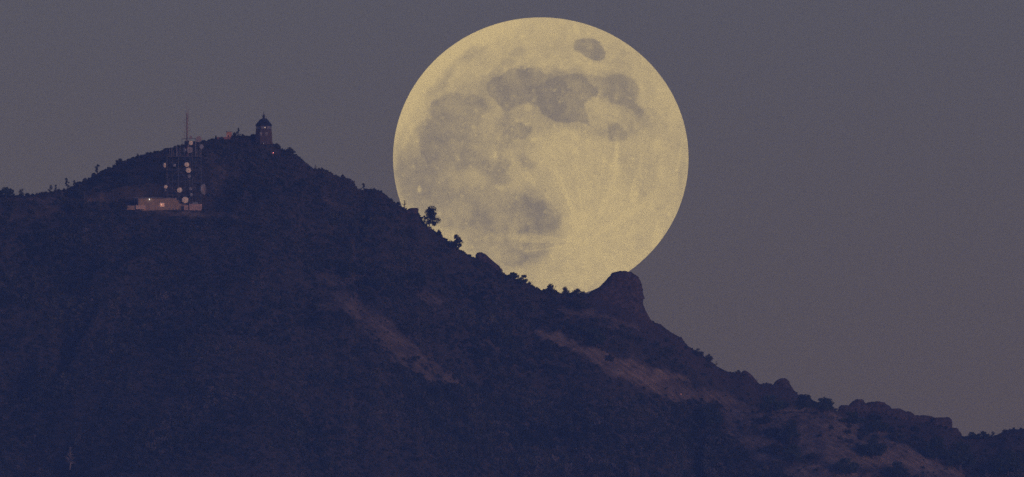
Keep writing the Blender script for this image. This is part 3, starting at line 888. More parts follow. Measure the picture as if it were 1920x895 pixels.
crag = empty('rock_crag', at(1690, 800, ry_at(1690)))
tag(crag, 'long jagged dark rock crag on the ridge behind the grassy spur at lower right', 'rock crag')
for k, (lv, dp) in enumerate([
    ([(761, 1577, 1590), (764, 1573, 1600), (772, 1571, 1610), (790, 1571, 1622), (812, 1575, 1630)], 7),
    ([(750, 1606, 1617), (751, 1603, 1619), (754, 1598, 1621), (758, 1594, 1624), (768, 1588, 1630), (785, 1585, 1640), (810, 1590, 1650)], 7),
    ([(754, 1635, 1652), (755, 1628, 1656), (758, 1621, 1662), (762, 1620, 1668), (770, 1616, 1676), (790, 1612, 1686), (815, 1615, 1700)], 8),
    ([(767, 1666, 1688), (768.5, 1658, 1691), (772, 1655, 1697), (780, 1655, 1706), (800, 1650, 1716), (825, 1650, 1725)], 7),
    ([(772.5, 1698, 1704), (775, 1692, 1708), (780, 1688, 1717), (792, 1680, 1730), (815, 1676, 1745)], 6),
    ([(779.5, 1712, 1738), (781, 1704, 1744), (784, 1700, 1754), (792, 1698, 1762), (812, 1695, 1775), (835, 1700, 1780)], 7),
    ([(783, 1762, 1778), (784, 1750, 1781), (788, 1748, 1784), (795, 1742, 1785), (803, 1738, 1785.5), (815, 1734, 1790), (840, 1735, 1800)], 8),
    ([(803, 1786, 1792), (805, 1782, 1796), (810, 1778, 1799), (818, 1774, 1804), (832, 1770, 1812), (845, 1770, 1816)], 6),
]):
    rock('rock', None, None, lv, ry_at((lv[0][1] + lv[0][2]) / 2) + random.Random(k).uniform(-2, 2), dp, 40 + k * 3, 0.95, parent=crag)

# ------------------------------------------------------------------ trees, shrubs and snags that can be told apart
def trunk_bars(mb, h, r, rng, lean=(0, 0), limbs=5, spread=0.5, start=0.3):
    top = Vector((lean[0] * h, lean[1] * h, h))
    mb.tube([(0, 0, -0.6), tuple(top * 0.35 + Vector((0.02 * h, 0, 0))), tuple(top * 0.7), tuple(top)], [r, r * 0.75, r * 0.45, r * 0.12], 6)
    for k in range(limbs):
        t = start + (0.92 - start) * (k + rng.random() * 0.6) / limbs
        a = rng.random() * 6.28
        p = top * t
        q = p + Vector((math.cos(a), math.sin(a), 0.35 + 0.4 * rng.random())) * (spread * h * (1.05 - t) * (0.7 + 0.5 * rng.random()))
        mb.tube([tuple(p), tuple((p + q) / 2 + Vector((0, 0, 0.03 * h))), tuple(q)], [r * 0.4, r * 0.25, r * 0.07], 5)

def plant(name, label, cat, style, px, py, wpx, hpx, seed, group=None, lean=(0.0, 0.0), mat=None, dens=1.0):
    """a tree or shrub whose foot is seen at (px, py); width and height in photograph pixels"""
    base = hit(px, py)
    w, h = wpx * PXM, hpx * PXM
    rng = np.random.default_rng(seed)
    rd = random.Random(seed)
    root = empty(name, base, 0.0)
    tag(root, label, cat, group)
    mb = MB()
    clumps = []
    if style == 'pine':
        trunk_bars(mb, h * 0.95, 0.035 * h, rd, lean, 8, 0.45, 0.22)
        for i in range(24):
            t = 0.20 + 0.78 * (i + 0.5) / 24
            rad = w * 0.50 * (1.05 - 0.85 * t) * rd.uniform(0.6, 1.2)
            a = i * 2.4 + rd.uniform(-0.5, 0.5)
            q = w * rd.uniform(0.13, 0.22)
            clumps.append((lean[0] * h * t + rad * math.cos(a), lean[1] * h * t + rad * math.sin(a), h * t + rd.uniform(-.03, .03) * h, q * 1.15, q * 1.15, q * 0.62))
        per, leaf = int(95 * dens), 0.030 * h
        m = mat or M['leaf_pine']
    elif style == 'oak':
        trunk_bars(mb, h * 0.72, 0.045 * h, rd, lean, 6, 0.7, 0.35)
        for i in range(16):
            a = rd.random() * 6.28; r = 0.40 * math.sqrt(rd.random())
            t = rd.uniform(0.30, 0.86) if r < 0.28 else rd.uniform(0.26, 0.62)
            q = rd.uniform(0.13, 0.21)
            clumps.append((lean[0] * h * t + w * r * math.cos(a), w * r * math.sin(a), h * t, w * q, w * q, h * q * 0.9))
        clumps.append((lean[0] * h * 0.85, 0, h * 0.84, w * 0.2, w * 0.2, h * 0.15))
        per, leaf = int(110 * dens), 0.028 * max(w, h) + 0.08
        m = mat or M['leaf_oak']
    elif style == 'sparse':
        trunk_bars(mb, h * 0.98, 0.028 * h, rd, lean, 8, 0.5, 0.25)
        for i in range(13):
            t = 0.22 + 0.76 * (i + rd.random()) / 13; a = rd.random() * 6.28; r = w * 0.42 * rd.random() * (1.15 - 0.6 * t)
            q = w * rd.uniform(0.10, 0.20)
            clumps.append((lean[0] * h * t + r * math.cos(a), r * math.sin(a), h * t, q, q, q * 0.8))
        per, leaf = int(40 * dens), 0.028 * h + 0.05
        m = mat or M['leaf_pine']
    elif style == 'snag':
        trunk_bars(mb, h, 0.04 * h, rd, lean, 8, 0.5, 0.15)
        for i in range(34):          # twigs
            t = rd.uniform(0.15, 0.95); a = rd.random() * 6.28
            p = Vector((lean[0] * h * t, lean[1] * h * t, h * t)) + Vector((math.cos(a), math.sin(a), 0.3)) * (w * 0.18 * (1.1 - t) * rd.random())
            q = p + Vector((math.cos(a), math.sin(a), rd.uniform(-0.1, 0.9))) * (w * 0.5 * (1.15 - t) * rd.uniform(0.5, 1.0))
            mb.tube([tuple(p), tuple((p + q) / 2 + Vector((0, 0, 0.02 * h))), tuple(q)], [0.016 * h, 0.012 * h, 0.006 * h], 4)
    else:   # shrub: a dome that reaches the ground
        for k in range(6):
            a = rd.random() * 6.28
            mb.tube([(0, 0, -0.4), (0.2 * w * math.cos(a), 0.2 * w * math.sin(a), 0.45 * h), (0.34 * w * math.cos(a), 0.34 * w * math.sin(a), 0.8 * h)], [0.035 * h, 0.025 * h, 0.006 * h], 5)
        for i in range(22):
            a = rd.random() * 6.28; r = 0.38 * math.sqrt(rd.random())
            t = rd.uniform(0.02, 0.82 * math.sqrt(max(0.05, 1 - (r / 0.42) ** 2)))
            q = rd.uniform(0.13, 0.2)
            clumps.append((lean[0] * h * t + w * r * math.cos(a), w * r * math.sin(a), h * t, w * q, w * q, h * q))
        clumps.append((lean[0] * h * 0.8, 0, h * 0.80, w * 0.17, w * 0.17, h * 0.17))
        per, leaf = int(90 * dens), 0.03 * max(w, h) + 0.07
        m = mat or M['leaf_shrub']
    pale = style == 'snag' and mat is not None
    mb.build('stem' if style == 'shrub' else 'trunk', mat if pale else M['bark'], root)
    if clumps:
        p = in_clumps(clumps, per, rng, 0.35)
        v, f = leaf_quads(p, leaf * (0.6 + 0.8 * rng.random(len(p))), rng, 0.3)
        link('foliage' if style == 'shrub' else 'crown', mesh_np('crown', v, f), m, root)
    return root

PLANTS = [
    # along the skyline, left to right
    ('oak_tree', 'rounded dark oak at the far left end of the skyline', 'tree', 'oak', 10, 372, 34, 21, 1, None, (0, 0)),
    ('leafy_shrub', 'thin-topped shrub right of the rounded oak at far left', 'shrub', 'sparse', 40, 368, 15, 13, 2, None, (0, 0)),
    ('wind_bent_tree', 'small leaning tree, leftmost of the ragged row on the left skyline', 'tree', 'sparse', 92, 362, 12, 14, 3, 'ragged trees on the left skyline', (0.15, 0)),
    ('wind_bent_tree', 'slim small tree, second from left in the ragged left skyline row', 'tree', 'sparse', 106, 360, 8, 13, 4, 'ragged trees on the left skyline', (-0.15, 0)),
    ('wind_bent_tree', 'tallest tufted tree of the ragged row on the left skyline', 'tree', 'sparse', 126, 355, 13, 20, 5, 'ragged trees on the left skyline', (-0.1, 0)),
    ('wind_bent_tree', 'rightmost small tree of the ragged row, where the summit slope starts', 'tree', 'sparse', 139, 351, 8, 12, 6, 'ragged trees on the left skyline', (0.0, 0)),
    ('pine_tree', 'spiky small pine standing alone on the left summit slope', 'tree', 'sparse', 182, 328, 13, 20, 7, None, (0.05, 0)),
    ('leafy_shrub', 'dark shrub poking above the left summit slope, above the lone pine', 'shrub', 'shrub', 224, 309, 18, 12, 8, None, (0.1, 0)),
    ('leafy_shrub', 'tiny upright bush on the left skyline above the radio station', 'shrub', 'shrub', 258, 297, 7, 9, 9, None, (0, 0)),
    ('leafy_shrub', 'tiny round bush on the skyline right of the top dishes', 'shrub', 'shrub', 405, 264, 6, 10, 10, None, (0, 0)),
    ('pine_tree', 'small dark pine between the orange building and the summit tower', 'tree', 'sparse', 447, 259, 10, 18, 11, None, (0, 0)),
    ('leafy_shrub', 'low bush at the left foot of the small summit pine', 'shrub', 'shrub', 440, 259, 11, 11, 12, None, (0, 0)),
    ('leafy_shrub', 'low bush right of the small summit pine', 'shrub', 'shrub', 455, 260, 11, 9, 13, None, (0, 0)),
    ('leafy_shrub', 'low shrub against the left foot of the summit tower', 'shrub', 'shrub', 474, 261, 18, 9, 14, None, (0, 0)),
    ('leafy_shrub', 'shrub at the right foot of the summit tower', 'shrub', 'shrub', 519, 280, 16, 12, 15, None, (0, 0)),
    ('leafy_shrub', 'large dark shrub on the skyline right of the red lamp', 'shrub', 'shrub', 543, 291, 24, 15, 16, None, (0, 0)),
    ('dead_shrub', 'bare twiggy shrub on the descending skyline between tower and moon', 'shrub', 'snag', 591, 320, 9, 11, 17, None, (0.05, 0)),
    ('leafy_shrub', 'thin upright shrub on the skyline step left of the moon', 'shrub', 'sparse', 682, 358, 11, 14, 18, None, (0, 0)),
    ('dead_tree', 'bare branched dead tree on the ridge at the moon’s left edge', 'tree', 'snag', 757, 396, 14, 21, 19, None, (0.1, 0)),
    ('pine_tree', 'large lone pine leaning right, silhouetted against the moon', 'tree', 'pine', 803, 431, 35, 41, 20, None, (0.16, 0)),
    ('leafy_shrub', 'small round shrub just below the lone pine, against the moon', 'shrub', 'shrub', 823, 444, 11, 14, 22, None, (0, 0)),
    ('oak_tree', 'ragged leaning tree with gaps in its crown, below the lone pine', 'tree', 'oak', 852, 471, 26, 31, 23, None, (0.12, 0)),
    ('leafy_shrub', 'small dark bush right of the ridge rock knob, against the moon', 'shrub', 'shrub', 936, 517, 14, 15, 24, None, (0.1, 0)),
    ('oak_tree', 'low spreading tree on the ridge, left of the two round bushes under the moon', 'tree', 'oak', 960, 527, 28, 16, 25, None, (0.1, 0)),
    ('oak_tree', 'tufted tree with see-through crown on the ridge below the moon', 'tree', 'oak', 981, 535, 18, 20, 26, None, (0.05, 0)),
    ('leafy_shrub', 'largest dome-shaped bush on the ridge below the moon', 'shrub', 'shrub', 1033, 554, 30, 22, 27, None, (0, 0)),
    ('leafy_shrub', 'small dome-shaped bush between two larger ones below the moon', 'shrub', 'shrub', 1060, 555, 18, 18, 28, None, (0, 0)),
    ('leafy_shrub', 'wide flat bush beside the left foot of the large outcrop', 'shrub', 'shrub', 1083, 557, 30, 16, 29, None, (0, 0)),
    ('leafy_shrub', 'dark bush on the bare right-hand ridge, upper of two', 'shrub', 'shrub', 1308, 668, 22, 14, 30, None, (0.1, 0)),
    ('leafy_shrub', 'dark bush on the bare right-hand ridge, lower of two', 'shrub', 'shrub', 1328, 680, 16, 16, 31, None, (0.1, 0)),
    ('leafy_shrub', 'tiny lone twiggy bush on the skyline of the bare right-hand ridge', 'shrub', 'snag', 1343, 687, 7, 10, 32, None, (0, 0)),
    ('oak_tree', 'dark round oak below the small pointed rock knob', 'tree', 'oak', 1448, 776, 50, 36, 33, 'oaks behind the grassy spur', (0, 0)),
    ('oak_tree', 'dark dense oak on the skyline right of the pointed rock knob', 'tree', 'oak', 1512, 774, 46, 35, 34, 'oaks behind the grassy spur', (0, 0)),
    ('oak_tree', 'feathery-topped oak on the skyline in the gap left of the crag', 'tree', 'oak', 1545, 774, 40, 28, 35, 'oaks behind the grassy spur', (0.05, 0)),
    ('oak_tree', 'low dark oak below the left end of the crag', 'tree', 'oak', 1600, 798, 52, 26, 36, 'oaks behind the grassy spur', (0, 0)),
    ('oak_tree', 'low dark oak below the middle of the crag', 'tree', 'oak', 1645, 813, 50, 26, 37, 'oaks behind the grassy spur', (0, 0)),
    ('leafy_shrub', 'dark bush behind the spur crest below the crag’s right half', 'shrub', 'shrub', 1682, 828, 36, 22, 38, 'oaks behind the grassy spur', (0, 0)),
    ('oak_tree', 'broad dark oak in the hollow below the right end of the crag', 'tree', 'oak', 1755, 866, 62, 48, 39, 'oaks in the right-hand hollow', (0, 0)),
    ('oak_tree', 'tall dark oak in the hollow right of the spur’s lower end', 'tree', 'oak', 1800, 885, 60, 58, 40, 'oaks in the right-hand hollow', (0, 0)),
    ('oak_tree', 'dark oak near the lower right corner of the view', 'tree', 'oak', 1890, 892, 70, 50, 41, 'oaks in the right-hand hollow', (0, 0)),
    ('oak_tree', 'small tree with open trunk on the far right skyline saddle, left one', 'tree', 'oak', 1823, 825, 20, 15, 42, 'trees on the right skyline saddle', (0, 0)),
    ('oak_tree', 'wider tree with open trunk on the far right skyline saddle, middle one', 'tree', 'oak', 1843, 825, 26, 16, 43, 'trees on the right skyline saddle', (0, 0)),
    ('oak_tree', 'smallest ragged tree on the far right skyline saddle, right one', 'tree', 'sparse', 1862, 822, 13, 12, 44, 'trees on the right skyline saddle', (0, 0)),
    # on the open grass and in the brush below
    ('oak_tree', 'big dark oak crown at the edge of the wood above the pale trail', 'tree', 'oak', 1325, 806, 58, 46, 45, None, (0, 0)),
    ('oak_tree', 'tall dark oak in the gully, upper of the pair on the grassy spur', 'tree', 'oak', 1482, 830, 46, 44, 46, None, (0, 0)),
    ('oak_tree', 'dark oak in the gully, lower of the pair on the grassy spur', 'tree', 'oak', 1488, 872, 40, 40, 47, None, (0, 0)),
    ('leafy_shrub', 'dark bush on the spur just left of the upper gully oak', 'shrub', 'shrub', 1436, 795, 30, 17, 48, None, (0, 0)),
    ('leafy_shrub', 'dark bush on the grass left of the lower gully oak', 'shrub', 'shrub', 1452, 848, 34, 18, 49, None, (0, 0)),
    ('leafy_shrub', 'small flat bush standing alone on the open grass spur', 'shrub', 'shrub', 1525, 860, 26, 12, 50, None, (0, 0)),
    ('oak_tree', 'round dark oak at the bottom of the grassy spur', 'tree', 'oak', 1588, 894, 46, 36, 51, None, (0, 0)),
    ('oak_tree', 'wide bluish oak on the right shoulder of the grassy spur', 'tree', 'oak', 1636, 862, 58, 42, 52, None, (0, 0)),
    ('oak_tree', 'dark oak at the bottom edge right of the round spur oak', 'tree', 'oak', 1682, 902, 56, 36, 53, None, (0, 0)),
    ('leafy_shrub', 'small dark bush alone on the upper pink grass band', 'shrub', 'shrub', 1144, 677, 16, 13, 54, None, (0, 0)),
    ('leafy_shrub', 'dark bush above the left end of the pink grass band', 'shrub', 'shrub', 1085, 578, 40, 18, 55, None, (0, 0)),
    ('oak_tree', 'dark oak clump between the pale grass patch and the outcrop', 'tree', 'oak', 1118, 652, 42, 36, 56, None, (0, 0)),
    ('leafy_shrub', 'dark bush under the left tip of the pink grass band', 'shrub', 'shrub', 1030, 660, 40, 22, 57, None, (0, 0)),
    ('leafy_shrub', 'dark bush above the reddish scree patch in mid slope', 'shrub', 'shrub', 765, 625, 44, 24, 58, None, (0, 0)),
    ('leafy_shrub', 'dark bush on the left edge of the reddish scree patch', 'shrub', 'shrub', 640, 600, 36, 22, 59, None, (0, 0)),
    ('leafy_shrub', 'dark bush below the reddish scree patch, under its middle', 'shrub', 'shrub', 745, 700, 36, 22, 60, None, (0, 0)),
    ('leafy_shrub', 'large dark bush on the bench between the two grass patches, left of the station', 'shrub', 'shrub', 140, 398, 44, 22, 61, None, (0, 0)),
    ('leafy_shrub', 'dark bush at the left end of the radio station', 'shrub', 'shrub', 224, 396, 30, 20, 62, None, (0, 0)),
    ('dead_tree', 'pale bare dead tree low on the slope near the bottom left corner', 'tree', 'snag', 131, 884, 26, 44, 63, None, (0.02, 0), 'bark_pale'),
    ('dead_tree', 'small pale dead snag near the bottom right corner', 'tree', 'snag', 1850, 898, 14, 20, 67, None, (0, 0), 'bark_pale'),
]
for p in PLANTS:
    plant(*p[:11], mat=M[p[11]] if len(p) > 11 else None)

# ------------------------------------------------------------------ the stone tower on the summit
def summit_tower():
    base = at(494.5, 269, 10.0)
    base.z = h1(base.x, base.y) - 0.3
    t = empty('summit_tower', base)
    tag(t, 'dark stone lookout tower with octagonal glazed lantern and beacon on the summit', 'tower')
    z = lambda py: at(494.5, py, 10.0).z - base.z
    OCT = math.pi / 8
    # walls: battered stone shaft
    body = MB()
    r = lambda px: px * PXM / 2 / math.cos(OCT)
    body.lathe([(r(33), -2.5), (r(32), z(262)), (r(30.5), z(250)), (r(29), z(243.5))], 8, rot=OCT)
    w = body.build('wall', M['stone'], t)
    # parapet ring under the lantern
    MB().lathe([(r(29.8), z(244.2)), (r(29.8), z(243.2)), (r(27), z(243.0))], 8, rot=OCT).build('parapet', M['stone'], t)
    # lantern: eight glazed sides between posts
    rl = r(27.5)
    lan = MB().lathe([(rl * 0.93, z(243.1)), (rl * 0.93, z(236.4))], 8, rot=OCT).build('lantern_core', M['frame_dark'], t)
    for k in range(8):
        a = 2 * math.pi * k / 8 + OCT
        p = Vector((rl * math.cos(a), rl * math.sin(a), 0))
        MB().tube([(p.x, p.y, z(243)), (p.x, p.y, z(236.5))], 0.22, 6).build('post', M['stone'], t)
    for k in range(8):
        a0 = 2 * math.pi * k / 8 + OCT; a1 = a0 + 2 * math.pi / 8
        c = Vector((math.cos((a0 + a1) / 2), math.sin((a0 + a1) / 2), 0))
        if c.y > 0.3: continue
        e = Vector((-c.y, c.x, 0))
        rr = rl * math.cos(OCT) * 0.985
        half = rl * math.sin(OCT) - 0.35
        for j in range(3):
            s0 = -half + 2 * half * j / 3 + 0.05; s1 = -half + 2 * half * (j + 1) / 3 - 0.05
            mb = MB(); b = 0
            q = [c * rr + e * s0, c * rr + e * s1, c * (rr - 0.12) + e * s1, c * (rr - 0.12) + e * s0]
            lo, hi = z(242.4), z(237.2)
            mb.v = [(v.x, v.y, lo) for v in q] + [(v.x, v.y, hi) for v in q]
            mb.f = [(3, 2, 1, 0), (4, 5, 6, 7), (0, 1, 5, 4), (1, 2, 6, 5), (2, 3, 7, 6), (3, 0, 4, 7)]
            mb.build('pane', M['pane'], t)
    # roof: dark octagonal pyramid with eave and flat cap
    rf = MB().lathe([(r(30.5), z(236.6)), (r(31.0), z(235.4)), (r(22), z(229.5)), (r(13.5), z(224.4)), (r(12.5), z(223.4))], 8, rot=OCT).build('roof', M['roof_dark'], t)
    for k in range(8):
        a = 2 * math.pi * k / 8 + OCT
        pts = [(rr * math.cos(a), rr * math.sin(a), zz + 0.05) for rr, zz in ((r(31.0), z(235.4)), (r(22), z(229.5)), (r(13.5), z(224.4)))]
        MB().tube(pts, 0.09, 5).build('ridge_cap', M['frame_dark'], rf)
    # beacon cage on top
    bc = MB()
    bc.lathe([(0.95, z(223.6)), (0.95, z(221.8)), (0.8, z(221.6))], 10)
    bc.lathe([(0.62, z(221.7)), (0.78, z(219)), (0.80, z(217.2)), (0.45, z(215.8)), (0.16, z(214.4)), (0.10, z(209.5)), (0.03, z(208.6))], 10)
    bc.build('beacon', M['frame_dark'], t)
    for k in range(6):
        a = 2 * math.pi * k / 6
        MB().tube([(0.95 * math.cos(a), 0.95 * math.sin(a), z(222)), (0.95 * math.cos(a), 0.95 * math.sin(a), z(217)), (0.3 * math.cos(a), 0.3 * math.sin(a), z(214.6))], 0.05, 5).build('beacon_bar', M['steel'], t)
    MB().tube([(4.7 * PXM, -0.3, z(223.8)), (4.7 * PXM, -0.3, z(219.0)), (6.5 * PXM, -0.3, z(218.6))], 0.09, 5).build('antenna', M['frame_dark'], t)
    MB().box(3.6 * PXM, 6.0 * PXM, -1.2, 0.2, z(225.2), z(222.2)).build('hatch', M['frame_dark'], t)
    # pale windows in the shaft
    for px in (489.2, 499.8):
        x = (px - 494.5) * PXM
        yf = -r(30.6) * math.cos(OCT)
        wd = MB().box(x - 0.52, x + 0.52, yf - 0.10, yf + 0.5, z(254.8), z(249.0)).build('window', M['frame_pale'], t)
        for s in (-1, 1):
            MB().box(x + (-0.42 if s < 0 else 0.05), x + (-0.05 if s < 0 else 0.42), yf - 0.14, yf, z(254.3), z(249.5)).build('pane', M['pane'], wd)
    # the lamp that burns in the lantern
    lx, ly, lz = 2.4 * PXM, -rl * math.cos(OCT) - 0.25, z(240.2)
    lp = MB().lathe([(0.02, lz - 0.26), (0.2, lz - 0.13), (0.24, lz), (0.2, lz + 0.13), (0.02, lz + 0.26)], 10, c=(lx, ly, 0)).build('lamp', M['lamp_warm'], t)
    lp['label'] = 'small warm lamp glowing at the lantern'
    MB().tube([(lx, ly, lz + 0.25), (lx, ly + 0.5, lz + 0.35)], 0.05, 5).build('lamp_bracket', M['frame_dark'], t)
summit_tower()

# ------------------------------------------------------------------ small things on the summit
def summit_block():
    b = at(430, 257, 14.0); b.z = h1(b.x, b.y) - 0.6
    z = lambda py: at(430, py, 14.0).z - b.z
    t = empty('summit_building', b)
    tag(t, 'small square orange-lit building on the skyline left of the summit tower', 'building')
    MB().box(-5.5 * PXM, 4.5 * PXM, -2, 2, -0.5, z(248.2)).build('wall', M['plaster_orange_lit'], t)
    MB().box(-5.9 * PXM, 4.9 * PXM, -2.15, 2.15, z(248.2), z(247.4)).build('roof', M['roof_grey'], t)
    MB().box(-0.9, -0.1, -2.06, -1.9, 0.3, 1.9).build('door', M['frame_dark'], t)
    MB().box(-5.9 * PXM, -4.4 * PXM, -1.0, 0.2, z(247.4), z(246.2)).build('vent', M['roof_grey'], t)
    w = at(420, 258.5, 13.0); w.z = h1(w.x, w.y) - 0.4
    o = MB().box(-14 * PXM, 12 * PXM, -0.3, 0.3, -1.6, 1.0).box(-14.3 * PXM, 12.3 * PXM, -0.38, 0.38, 1.002, 1.2).build('stone_wall', M['wall_red'])
    o.location = w + Vector((0, -2.6, 0)); o.rotation_euler = (0, 0, 0)
    tag(o, 'low reddish stone wall in front of the orange summit building', 'wall', kind='thing')
summit_block()

def lamp_post(px, py, hm, mat, label, lit, power, col):
    b = hit(px, py)
    t = empty('lamp_post', b)
    tag(t, label, 'lamp')
    MB().tube([(0, 0, -0.4), (0, 0, hm)], [0.09, 0.06], 6).build('post', M['steel'], t)
    MB().lathe([(0.26, hm + 0.55), (0.30, hm + 0.6), (0.05, hm + 0.75)], 10).build('lamp_cap', M['frame_dark'], t)
    MB().lathe([(0.04, hm), (lit * 0.7, hm + 0.12), (lit, hm + 0.3), (lit * 0.7, hm + 0.48), (0.04, hm + 0.56)], 10).build('lamp_globe', mat, t)
    if power:
        d = bpy.data.lights.new('lamp_light', 'POINT'); d.energy = power; d.color = col; d.shadow_soft_size = 0.3
        lo = bpy.data.objects.new('lamp_light', d); COL.objects.link(lo); lo.parent = t; lo.location = (0, -0.6, hm + 0.3)
lamp_post(512.5, 289.5, 0.5, M['lamp_red'], 'red-glowing lamp on the bare ledge below the summit tower', 0.26, 10, (1, 0.3, 0.3))
lamp_post(494, 274, 0.8, M['lamp_dim'] if 'lamp_dim' in M else M['frame_pale'], 'faint pale lamp on the slope under the summit tower', 0.28, 0, None)
lamp_post(1277, 743, 0.6, M['lamp_orange'] if 'lamp_orange' in M else M['lamp_red'], 'tiny orange lamp at the end of the pink grass band', 0.24, 0, None)
lamp_post(133, 367, 0.8, M['frame_pale'], 'pale lamp globe on the left shoulder below the ragged trees', 0.32, 0, None)

for px, lab in ((117, 'thin grey utility pole, leftmost of three on the left shoulder'), (158, 'thin grey utility pole, middle of three on the left shoulder'),
                (212, 'thin grey utility pole, nearest the radio station')):
    b = hit(px, 376)
    t = empty('utility_pole', b)
    tag(t, lab, 'pole', 'utility poles along the left shoulder')
    MB().tube([(0, 0, -0.5), (0, 0, 5.2)], [0.15, 0.10], 6).build('pole', M['steel'], t)
    MB().box(-0.9, 0.9, -0.07, 0.07, 4.6, 4.78).build('crossarm', M['steel'], t)

# ------------------------------------------------------------------ radio station
SY = -64.0                                   # depth of the station's level ground
def sx(px): return at(px, 390, SY).x
def sz(py): return at(318, py, SY).z
PAD_Z = PADS[0][0].z

def station():
    bx = sx(295)
    t = empty('station_building', (bx, SY - 2, PAD_Z - 0.3))
    tag(t, 'long low tan block building with lamps at the radio tower foot', 'building')
    X = lambda px: sx(px) - bx
    Z = lambda py: sz(py) - (PAD_Z - 0.3)
    y0, y1 = -3.5, 4.5
    MB().box(X(259.5), X(331), y0, y1, -1.2, Z(373)).build('wall', M['block'], t)
    MB().box(X(331.03), X(346), y0 + 1.2, y1, -1.2, Z(376.5)).build('wall', M['block'], t)
    rf = MB().box(X(251), X(306), y0 - 1.0, y1 + 0.4, Z(373), Z(371.2)).build('roof', M['roof_grey'], t)
    MB().box(X(306.05), X(332), y0 - 0.3, y1 + 0.3, Z(373.05), Z(372.2)).build('roof', M['roof_grey'], t)
    MB().box(X(331.1), X(347), y0 + 0.9, y1 + 0.3, Z(376.5), Z(375.4)).build('roof', M['roof_grey'], t)
    for px in (252.5, 257.5):
        MB().box(X(px) - 0.14, X(px) + 0.14, y0 - 0.9, y0 - 0.62, -1.2, Z(373) - 0.02).build('roof_post', M['frame_dark'], t)
    # courses of blocks a shade apart, as proud strips
    for py in (376.5, 380.5, 384.5, 388.5):
        MB().box(X(260), X(330.5), y0 - 0.05, y0 - 0.002, Z(py) - 0.07, Z(py) + 0.07).build('block_course', M['block'], t)
    wd = MB().box(X(299.5), X(309), y0 - 0.10, y0 + 0.02, Z(389.2), Z(381.2)).build('window', M['frame_pale'], t)
    MB().box(X(300.3), X(304.0), y0 - 0.13, y0 - 0.03, Z(388.5), Z(381.9)).build('pane', M['window_lit'], wd)
    MB().box(X(304.5), X(308.2), y0 - 0.13, y0 - 0.03, Z(388.5), Z(381.9)).build('pane', M['window_lit'], wd)
    for px in (318, 325):
        MB().box(X(px) - 0.5, X(px) + 0.5, y0 - 0.07, y0 + 0.02, -0.2, 2.0).build('door', M['roof_grey'], t)
    for px, py, mt, rr, pw, col, lb in ((280.4, 374.9, 'lamp_white', 0.24, 24, (1, 0.95, 0.85), 'bright white wall lamp under the eave'), (303.0, 384.7, 'lamp_warm', 0.20, 14, (1, 0.7, 0.45), 'warm lamp at the lit window')):
        x, zz, yy = X(px), Z(py), y0 - 0.55
        lp = MB().lathe([(0.02, zz - rr), (rr * 0.75, zz - rr * 0.6), (rr, zz), (rr * 0.75, zz + rr * 0.6), (0.02, zz + rr)], 10, c=(x, yy, 0)).build('lamp', M[mt], t)
        lp['label'] = lb
        MB().tube([(x, yy, zz + rr * 0.5), (x, y0 - 0.02, zz + rr * 0.8)], 0.05, 5).build('lamp_bracket', M['steel'], t)
        d = bpy.data.lights.new('lamp_light', 'POINT'); d.energy = pw * 0.8; d.color = col; d.shadow_soft_size = 0.3
        lo = bpy.data.objects.new('lamp_light', d); COL.objects.link(lo); lo.parent = t; lo.location = (x, yy - 0.7, zz - 0.2)
    # roof gear
    MB().box(X(285), X(289), 0, 2, Z(371.2), Z(369.6)).build('roof_vent', M['roof_grey'], t)
    MB().box(X(315), X(320), 0, 2, Z(372.2), Z(370.4)).build('roof_vent', M['roof_grey'], t)

    # low pale walls in front
    def low_wall(a, b, top, bot, y, mat, label, panels):
        c = empty('yard_wall', (sx((a + b) / 2), y, PAD_Z))
        tag(c, label, 'wall', kind='thing')
        q = lambda px: sx(px) - c.location.x
        zt, zb = sz(top) - PAD_Z, sz(bot) - PAD_Z
        w = (q(b) - q(a)) / panels
        for k in range(panels):
            j = 0.02 * ((k * 7) % 3)
            MB().box(q(a) + k * w + 0.03, q(a) + (k + 1) * w - 0.03, -0.12 - j, 0.12, zb, zt - j).build('panel', M[mat], c)
        for k in range(panels + 1):
            MB().box(q(a) + k * w - 0.10, q(a) + k * w + 0.10, -0.2, 0.22, zb, zt + 0.12).build('post', M['frame_pale'] if mat == 'fence_lit' else M[mat], c)
    low_wall(255.5, 273, 386.3, 394, SY - 8.0, 'fence_lit', 'short lit tan wall at the left front of the station building', 4)
    low_wall(238, 254.5, 387, 395, SY - 7.0, 'block', 'dim low wall running left from the short lit wall', 4)
    low_wall(345.5, 353, 386, 398, SY - 7.5, 'fence_pale', 'short pinkish fence panel under the largest dish', 2)
    low_wall(355.5, 378.5, 384, 399, SY - 7.5, 'fence_pale', 'pinkish plank yard fence at the right end of the station', 6)
    cb = empty('equipment_cabin', (sx(366), SY - 1.0, PAD_Z - 0.2))
    tag(cb, 'small grey equipment cabin behind the right-hand yard fence', 'cabin')
    MB().box(-1.6, 1.6, -1.4, 1.4, -0.6, sz(379.5) - PAD_Z).build('wall', M['dish_grey'], cb)
    MB().box(-1.8, 1.8, -1.6, 1.6, sz(379.5) - PAD_Z, sz(378.6) - PAD_Z).build('roof', M['roof_grey'], cb)
M['fence_lit'] = plain('fence_lit', (0.46, 0.31, 0.22), (0.60, 0.42, 0.31), 0.8, 0.9, bump=0.2)  # light on this stretch of wall is put into its paler colour
station()

